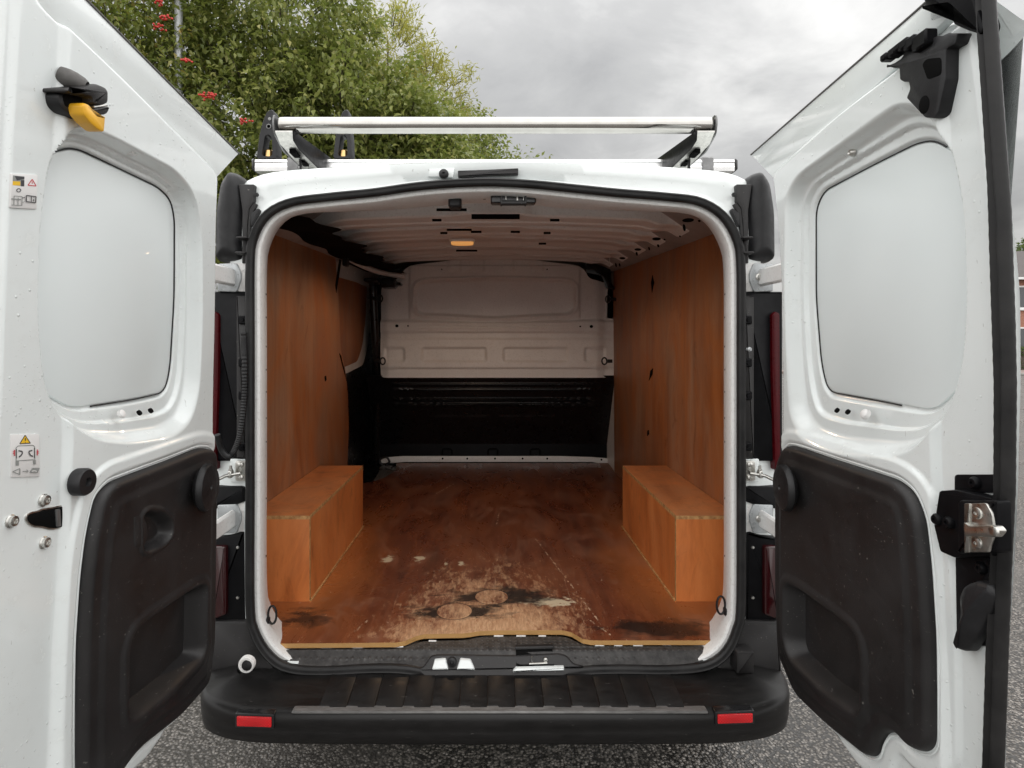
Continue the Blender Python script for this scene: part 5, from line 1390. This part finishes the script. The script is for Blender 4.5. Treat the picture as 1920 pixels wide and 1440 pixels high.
stk(cir, 0.016, 'ink_black')
sh([(0.02, 0.58), (0.5, 0.6), (0.5, 0.96), (0.02, 0.94)], 'ink_grey') if False else None
stk([(0.1, 0.65), (0.4, 0.66), (0.4, 0.92), (0.02, 0.92)], 0.012, 'ink_grey'); stk([(0.1, 0.65), (0.1, 0.92)], 0.012, 'ink_grey'); stk([(0.25, 0.7), (0.25, 0.92)], 0.012, 'ink_grey'); stk([(0.4, 0.7), (0.5, 0.68)], 0.014, 'ink_black'); stk([(0.0, 0.74), (0.36, 0.75)], 0.022, 'ink_grey'); stk([(0.42, 0.82), (0.5, 0.8)], 0.012, 'ink_grey')
stk([(0.55, 0.62), (0.74, 0.63), (0.93, 0.64), (0.92, 0.82), (0.74, 0.81), (0.55, 0.8), (0.55, 0.62)], 0.018, 'ink_black'); stk([(0.74, 0.63), (0.74, 0.81)], 0.014, 'ink_black'); stk([(0.83, 0.72), (0.83, 0.78)], 0.018, 'ink_black'); stk([(0.83, 0.67), (0.83, 0.685)], 0.018, 'ink_black')
fin()
sh, stk, fin = sticker([(0.719, 1.291), (0.665, 1.283), (0.66, 1.213), (0.714, 1.224)])
sh([(0.30, 0.22), (0.49, 0.02), (0.67, 0.21)], 'ink_yellow')
stk([(0.30, 0.22), (0.49, 0.02), (0.67, 0.21), (0.30, 0.22)], 0.014, 'ink_black'); stk([(0.49, 0.09), (0.49, 0.15)], 0.02, 'ink_black'); stk([(0.49, 0.18), (0.49, 0.195)], 0.018, 'ink_black')
stk([(0.16, 0.32), (0.24, 0.27), (0.76, 0.26), (0.82, 0.3), (0.82, 0.6), (0.16, 0.62), (0.16, 0.32)], 0.014, 'ink_grey')
stk([(0.18, 0.34), (0.18, 0.56)], 0.012, 'ink_black'); stk([(0.80, 0.32), (0.80, 0.56)], 0.012, 'ink_black')
sh([(0.14, 0.62), (0.25, 0.62), (0.25, 0.73), (0.14, 0.73)], 'ink_grey'); sh([(0.75, 0.61), (0.85, 0.61), (0.85, 0.71), (0.75, 0.71)], 'ink_grey')
stk([(0.24, 0.38), (0.36, 0.40), (0.38, 0.44), (0.32, 0.50), (0.25, 0.53)], 0.02, 'ink_black'); stk([(0.72, 0.38), (0.60, 0.40), (0.60, 0.44), (0.66, 0.50), (0.74, 0.52)], 0.02, 'ink_black')
for u, sg in ((0.1, -1), (0.9, 1)):
    sh([(u - 0.02 * sg, 0.36), (u + 0.03 * sg, 0.36), (u + 0.005 * sg, 0.39), (u + 0.07 * sg, 0.40), (u + 0.01 * sg, 0.42), (u + 0.07 * sg, 0.45), (u + 0.005 * sg, 0.46), (u + 0.03 * sg, 0.5), (u - 0.02 * sg, 0.5)], 'ink_red')
stk([(0.02, 0.87), (0.27, 0.80), (0.27, 0.94), (0.02, 0.87)], 0.014, 'ink_grey'); stk([(0.36, 0.87), (0.53, 0.87)], 0.012, 'ink_grey'); stk([(0.5, 0.83), (0.55, 0.87), (0.5, 0.9)], 0.012, 'ink_grey')
sh([(0.62, 0.88), (0.72, 0.79), (0.98, 0.80), (0.90, 0.91), (0.66, 0.91)], 'ink_grey'); stk([(0.68, 0.87), (0.78, 0.86), (0.86, 0.88)], 0.014, 'sticker')
fin()

# ================================================================ trees
rng = np.random.default_rng(11)
def leaf_mesh(name, centres, dirs, length, width, mat, parent, rows=1):
    """one small folded leaf per centre: a pointed blade bent along its midrib"""
    n = len(centres)
    d = dirs / np.linalg.norm(dirs, axis=1, keepdims=True)
    up = np.tile(np.array([0, 0, 1.0]), (n, 1)) + rng.normal(0, 0.45, (n, 3))
    side = np.cross(d, up); side /= np.maximum(np.linalg.norm(side, axis=1, keepdims=True), 1e-6)
    nrm = np.cross(side, d)
    L = length * rng.uniform(0.65, 1.2, (n, 1)); Wd = width * rng.uniform(0.7, 1.2, (n, 1))
    base = centres
    mid = centres + d * L * 0.45 - nrm * L * 0.04
    tip = centres + d * L - nrm * L * 0.22
    a = centres + d * L * 0.42 + side * Wd * 0.5 + nrm * Wd * 0.16
    b = centres + d * L * 0.42 - side * Wd * 0.5 + nrm * Wd * 0.16
    V = np.stack([base, a, tip, b, mid], 1).reshape(-1, 3)
    k = (np.arange(n) * 5)[:, None]
    T = np.concatenate([k + np.array([[0, 1, 4]]), k + np.array([[1, 2, 4]]), k + np.array([[2, 3, 4]]), k + np.array([[3, 0, 4]])], 1).reshape(-1)
    me = bpy.data.meshes.new(name)
    me.vertices.add(len(V)); me.vertices.foreach_set('co', V.astype(np.float32).ravel())
    m = n * 4
    me.loops.add(m * 3); me.loops.foreach_set('vertex_index', T.astype(np.int32))
    me.polygons.add(m); me.polygons.foreach_set('loop_start', (np.arange(m) * 3).astype(np.int32))
    me.materials.append(M[mat])
    me.update(calc_edges=True); me.validate()
    o = bpy.data.objects.new(name, me); COL.objects.link(o); o.parent = parent
    return o
def tree(name, base, height, blobs, mat, leaf, label, cat='tree', per=150, clumps=26, droop=0.55, density=1.0, trunk_r=0.11):
    """blobs: (x, y, z, rx, ry, rz) lobes of the crown in world metres"""
    t = empty(name, base)
    tag(t, label, cat)
    bx, by, bz = base
    C, Dn, twigs = [], [], []
    for (x, y, z, rx, ry, rz) in blobs:
        vol = rx * ry * rz
        ncl = max(14, int(clumps * density * (rx * ry + ry * rz + rx * rz)))
        for _ in range(ncl):
            v = rng.normal(size=3); v /= np.linalg.norm(v)
            r = rng.uniform(0.25, 1.0) ** 0.45 * (1 + 0.16 * math.sin(v[0] * 7 + x * 3) * math.sin(v[2] * 6 + y))
            c = np.array([x, y, z]) + v * r * np.array([rx, ry, rz])
            out = v * np.array([1, 1, 0.6]) + np.array([0, 0, 0.15])
            tip = c + out * rng.uniform(0.18, 0.42)
            twigs.append((c - out * 0.25, tip))
            k = int(per * rng.uniform(0.6, 1.3) / 6)
            tt = rng.uniform(0, 1, k)[:, None]
            pos = c + (tip - c) * tt + rng.normal(0, 0.085, (k, 3))
            dr = out[None] * 0.6 + rng.normal(0, 0.75, (k, 3)) + np.array([0, 0, -droop])
            C.append(pos); Dn.append(dr)
    C = np.vstack(C); Dn = np.vstack(Dn)
    cr = leaf_mesh('crown', C - np.array(base), Dn, leaf[0], leaf[1], mat, t)
    g = G()
    top = np.mean([b[:3] for b in blobs], 0) - np.array(base)
    mid = np.array([top[0] * 0.3, top[1] * 0.3, top[2] * 0.45])
    g.tube([tuple(p) for p in spline([(0, 0, -0.02), (top[0] * 0.08, top[1] * 0.08, top[2] * 0.2), mid, top * np.array([0.8, 0.8, 0.85]), top + np.array([0, 0, 0.3])], 16)],
           [trunk_r * (1 - 0.85 * i / 16) for i in range(17)], 10)
    for b in blobs:
        e = np.array(b[:3]) - np.array(base)
        s0 = mid * rng.uniform(0.7, 1.0)
        g.tube([tuple(p) for p in spline([s0, (s0 + e) / 2 + rng.normal(0, 0.12, 3) + np.array([0, 0, 0.15]), e, e + np.array([0, 0, b[5] * 0.6])], 9)], [trunk_r * 0.45 * (1 - 0.9 * i / 9) for i in range(10)], 6)
    for a, b in twigs[::2]:
        g.tube([tuple(a - np.array(base)), tuple(b - np.array(base))], [0.010, 0.003], 4, caps=False)
    g.build('trunk', 'bark', t)
    return t
DW = 1 / 1075
def at(px, py, D): return ((px - 924) * D * DW, D - 1.68, 1.43 - (py - 645) * D * DW)
cherry_blobs = [(-3.55, 7.1, 4.6, 1.35, 1.2, 1.5), (-2.35, 7.3, 4.75, 1.25, 1.1, 1.15), (-1.45, 7.5, 4.55, 0.85, 0.85, 0.85), (-0.85, 7.6, 4.2, 0.60, 0.7, 0.55), (-3.3, 7.3, 6.3, 1.3, 1.2, 1.0), (-2.6, 7.5, 3.6, 1.3, 1.0, 0.9),
                (-1.3, 7.4, 3.75, 0.9, 0.8, 0.6), (-4.4, 7.5, 3.3, 1.2, 1.0, 1.0)]
tree('cherry_tree', (-2.6, 7.6, 0), 6.5, cherry_blobs, 'leaf_green', (0.115, 0.058), 'broad dark green leafy tree rising behind the van roof bars', per=215, clumps=80)
rowan_blobs = [(-5.3, 6.3, 4.9, 1.15, 1.0, 1.2), (-4.75, 6.4, 3.7, 0.95, 0.9, 0.9), (-5.4, 6.4, 6.4, 1.2, 1.0, 0.9), (-6.4, 6.3, 5.0, 1.2, 1.0, 1.3), (-4.15, 6.5, 3.2, 0.75, 0.7, 0.6)]
rowan = tree('rowan_tree', (-5.2, 6.6, 0), 6.5, rowan_blobs, 'leaf_rowan', (0.10, 0.046), 'rowan tree with clusters of red berries beside the lamp post', per=215, clumps=72)
for (px, py) in ((298, 3), (312, 33), (297, 50), (352, 113), (386, 180), (396, 178), (456, 228)):
    c = np.array(at(px, py, 7.0)) - np.array((-5.2, 6.6, 0))
    g = G()
    for _ in range(14):
        p = c + rng.normal(0, 0.026, 3) * np.array([1.3, 1.0, 0.7])
        g.lathe(tuple(p), (0, 0, 1), [(0.004, -0.013), (0.0135, -0.006), (0.015, 0.002), (0.009, 0.011)], 6)
    g.build('berry_cluster', 'berry', rowan)
will_blobs = [(-2.25, 10.6, 7.35, 0.95, 0.9, 1.15), (-1.35, 10.8, 6.6, 0.8, 0.9, 0.95), (-3.1, 10.8, 6.6, 0.9, 0.9, 0.9), (-2.0, 10.8, 5.6, 1.2, 1.0, 0.9)]
tree('willow_tree', (-2.0, 11.0, 0), 7.5, will_blobs, 'leaf_willow', (0.15, 0.026), 'yellow green willow with feathery top behind the dark leafy tree', per=240, clumps=48, droop=-0.25)
lau_blobs = [(0.05, 9.2, 4.35, 0.85, 0.8, 0.62), (-0.7, 9.0, 4.3, 0.95, 0.8, 0.75), (-1.6, 9.1, 4.2, 0.9, 0.8, 0.8), (-0.9, 9.3, 5.15, 0.85, 0.8, 0.75), (-0.5, 9.2, 3.3, 1.3, 0.9, 0.7)]
tree('laurel_tree', (-0.6, 9.3, 0), 5.5, lau_blobs, 'leaf_green', (0.10, 0.052), 'low leafy tree whose crown ends in open sky beyond the chrome roller', per=190, clumps=74)

# ================================================================ verge
g = G(); g.box((-60, 5.3, 0), (3.0, 5.45, 0.12), 0.02); g.box((2.85, 5.452, 0), (3.0, 60, 0.12), 0.02); tag(g.build('verge_kerb', 'kerb', None), 'concrete kerb edging the grass under the trees', kind='structure')
g = G(); g.box((-60, 5.452, -0.01), (2.848, 60, 0.10)); tag(g.build('grass_verge', 'grass', None), 'grass bank under the trees beyond the van', kind='structure')
bh = empty('boundary_hedge', (-28, 15, 0.1)); tag(bh, 'long boundary hedge behind the trees on the grass bank', 'hedge')
n = 26000
pp = np.c_[rng.uniform(-31, 31, n), rng.uniform(-0.7, 0.7, n), rng.uniform(0, 2.0, n) + 0.12 * rng.normal(size=n)]
leaf_mesh('foliage', pp, rng.normal(0, 1, (n, 3)) + np.array([0, -0.4, 0.3]), 0.20, 0.11, 'leaf_dark', bh)
g = G(); g.box((-31, -0.5, 0), (31, 0.5, 1.7), 0.1); g.build('branches', 'bark', bh)

# ================================================================ lamp post
post = empty('lamp_post', (-4.29, 6.15, 0.1))
tag(post, 'slim grey steel lamp post standing up through the rowan leaves', 'lamp post')
g = G(); g.lathe((0, 0, 0), (0, 0, 1), [(0.095, 0), (0.095, 1.2), (0.06, 1.28), (0.053, 4.0), (0.05, 8.0)], 20); g.build('pole', 'galv', post)
g = G(); g.tube([(0, 0, 7.95), (0.0, -0.1, 8.2), (0.0, -0.6, 8.35)], 0.03, 10); g.build('bracket_arm', 'galv', post)
g = G(); g.box((-0.11, -1.15, 8.29), (0.11, -0.58, 8.40), 0.03); g.build('lantern', 'galv', post)

# ================================================================ street to the right
kerb = G()
kerb.box((14, 24.0, 0), (120, 24.15, 0.12), 0.02)
tag(kerb.build('kerb', 'kerb', None), 'pale concrete kerb in front of the brick houses', kind='structure')
pv = G(); pv.box((14, 24.152, 0.0), (120, 27.5, 0.115)); tag(pv.build('pavement', 'paving', None), 'reddish paved footway in front of the brick houses', kind='structure')
house = empty('brick_house', (36, 33, 0))
tag(house, 'red brick house with a dark tiled roof and white window frames', 'house')
def hb(name, lo, hi, mat, parent=house, b=0.0):
    g = G(); g.box(lo, hi, b); return g.build(name, mat, parent)
hb('wall', (-6.5, 0, 0), (9, 8, 5.55), 'brick')
g = G(); g.add([(-6.9, -0.45, 5.45), (9.4, -0.45, 5.45), (9.4, 4, 7.7), (-6.9, 4, 7.7), (-6.9, 8.45, 5.45), (9.4, 8.45, 5.45), (-6.9, -0.45, 5.3), (9.4, -0.45, 5.3), (9.4, 8.45, 5.3), (-6.9, 8.45, 5.3)],
               [(0, 1, 2, 3), (3, 2, 5, 4), (0, 3, 4, 9, 6), (1, 7, 8, 5, 2), (0, 6, 7, 1), (4, 5, 8, 9), (6, 9, 8, 7)])
roof = g.build('roof', 'tiles', house, False)
hb('chimney', (3.4, 3.6, 7.3), (4.2, 4.4, 8.7), 'brick', roof)
hb('gutter', (-6.9, -0.57, 5.28), (9.4, -0.455, 5.42), 'upvc')
for x0, x1, z0, z1 in ((-5.6, -3.3, 3.55, 4.95), (-1.2, 1.0, 3.55, 4.95), (3.6, 5.8, 3.55, 4.95), (-5.6, -3.0, 0.95, 2.45), (3.4, 6.0, 0.95, 2.45)):
    w = empty('window'); w.parent = house
    hb('frame', (x0, -0.05, z0), (x1, 0.05, z0 + 0.09), 'upvc', w); hb('frame', (x0, -0.05, z1 - 0.09), (x1, 0.05, z1), 'upvc', w)
    for xx in (x0, (x0 + x1) / 2 - 0.04, x1 - 0.08):
        hb('frame', (xx, -0.048, z0 + 0.09), (xx + 0.08, 0.048, z1 - 0.09), 'upvc', w)
    hb('pane', (x0 + 0.05, -0.015, z0 + 0.05), (x1 - 0.05, -0.005, z1 - 0.05), 'glass', w)
    hb('sill', (x0 - 0.1, -0.14, z0 - 0.09), (x1 + 0.1, -0.002, z0 - 0.002), 'upvc', w)
dr = hb('door', (-0.6, -0.04, 0.1), (0.4, 0.03, 2.2), 'upvc'); hb('handle', (0.25, -0.09, 1.05), (0.32, -0.042, 1.2), 'zinc', dr)
# white van parked before the houses
pvn = empty('parked_van', (32.2, 22.2, 0))
tag(pvn, 'small white van with red markings parked by the brick houses', 'van')
sec = [(-0.85, 0.35), (0.85, 0.35), (0.92, 0.7), (0.88, 1.2), (0.78, 1.85), (0.5, 1.95), (-0.5, 1.95), (-0.78, 1.85), (-0.88, 1.2), (-0.92, 0.7)]
V, F = [], []
stn = [(-2.2, 1.0, 1.0), (0.4, 1.0, 1.0), (1.0, 1.0, 0.98), (1.7, 0.98, 0.62), (2.3, 0.9, 0.5)]
for x, sw, szz in stn:
    V += [(x, y * sw, 0.35 + (z - 0.35) * szz) for y, z in sec]
m = len(sec)
for i in range(len(stn) - 1):
    for j in range(m):
        F.append((i * m + j, i * m + (j + 1) % m, (i + 1) * m + (j + 1) % m, (i + 1) * m + j))
F += [tuple(range(m)), tuple((len(stn) - 1) * m + j for j in range(m))]
obj('body', V, F, 'car_white', pvn, True, 30)
for wx in (-1.4, 1.45):
    for wy in (-0.80, 0.80):
        g = G(); g.lathe((wx, wy - 0.1, 0.31), (0, 1, 0), [(0.2, 0), (0.31, 0.02), (0.31, 0.18), (0.2, 0.2)], 24); w = g.build('wheel', 'tyre', pvn)
        g = G(); g.lathe((wx, wy - 0.105, 0.31), (0, 1, 0), [(0.05, 0), (0.19, 0.01), (0.19, 0.2), (0.05, 0.21)], 18); g.build('rim', 'zinc', w)
hb('marking', (-1.6, -0.935, 0.85), (0.2, -0.90, 1.15), 'door_red', pvn)
hb('window', (0.55, -0.90, 1.25), (1.25, -0.835, 1.72), 'glass', pvn)
tree('garden_tree', (41, 45, 0), 10, [(40, 45, 8.0, 2.6, 2, 2.0), (34, 46, 7.6, 2.2, 2, 1.8), (45, 45, 8.4, 2.4, 2, 2.2)], 'leaf_dark', (0.35, 0.2), 'tree showing above the ridge of the brick house', per=60, clumps=14, trunk_r=0.25)
hg = empty('hedge', (31.5, 28.3, 0)); tag(hg, 'clipped dark green hedge between footway and brick house', 'hedge')
n = 9000
pp = np.c_[rng.uniform(-9, 11, n), rng.uniform(-0.4, 0.4, n), rng.uniform(0, 1.25, n)]
leaf_mesh('foliage', pp, rng.normal(0, 1, (n, 3)) + np.array([0, -0.4, 0.3]), 0.16, 0.09, 'leaf_dark', hg)
g = G(); g.box((-9, -0.3, 0), (11, 0.3, 1.1), 0.05); g.build('branches', 'bark', hg)
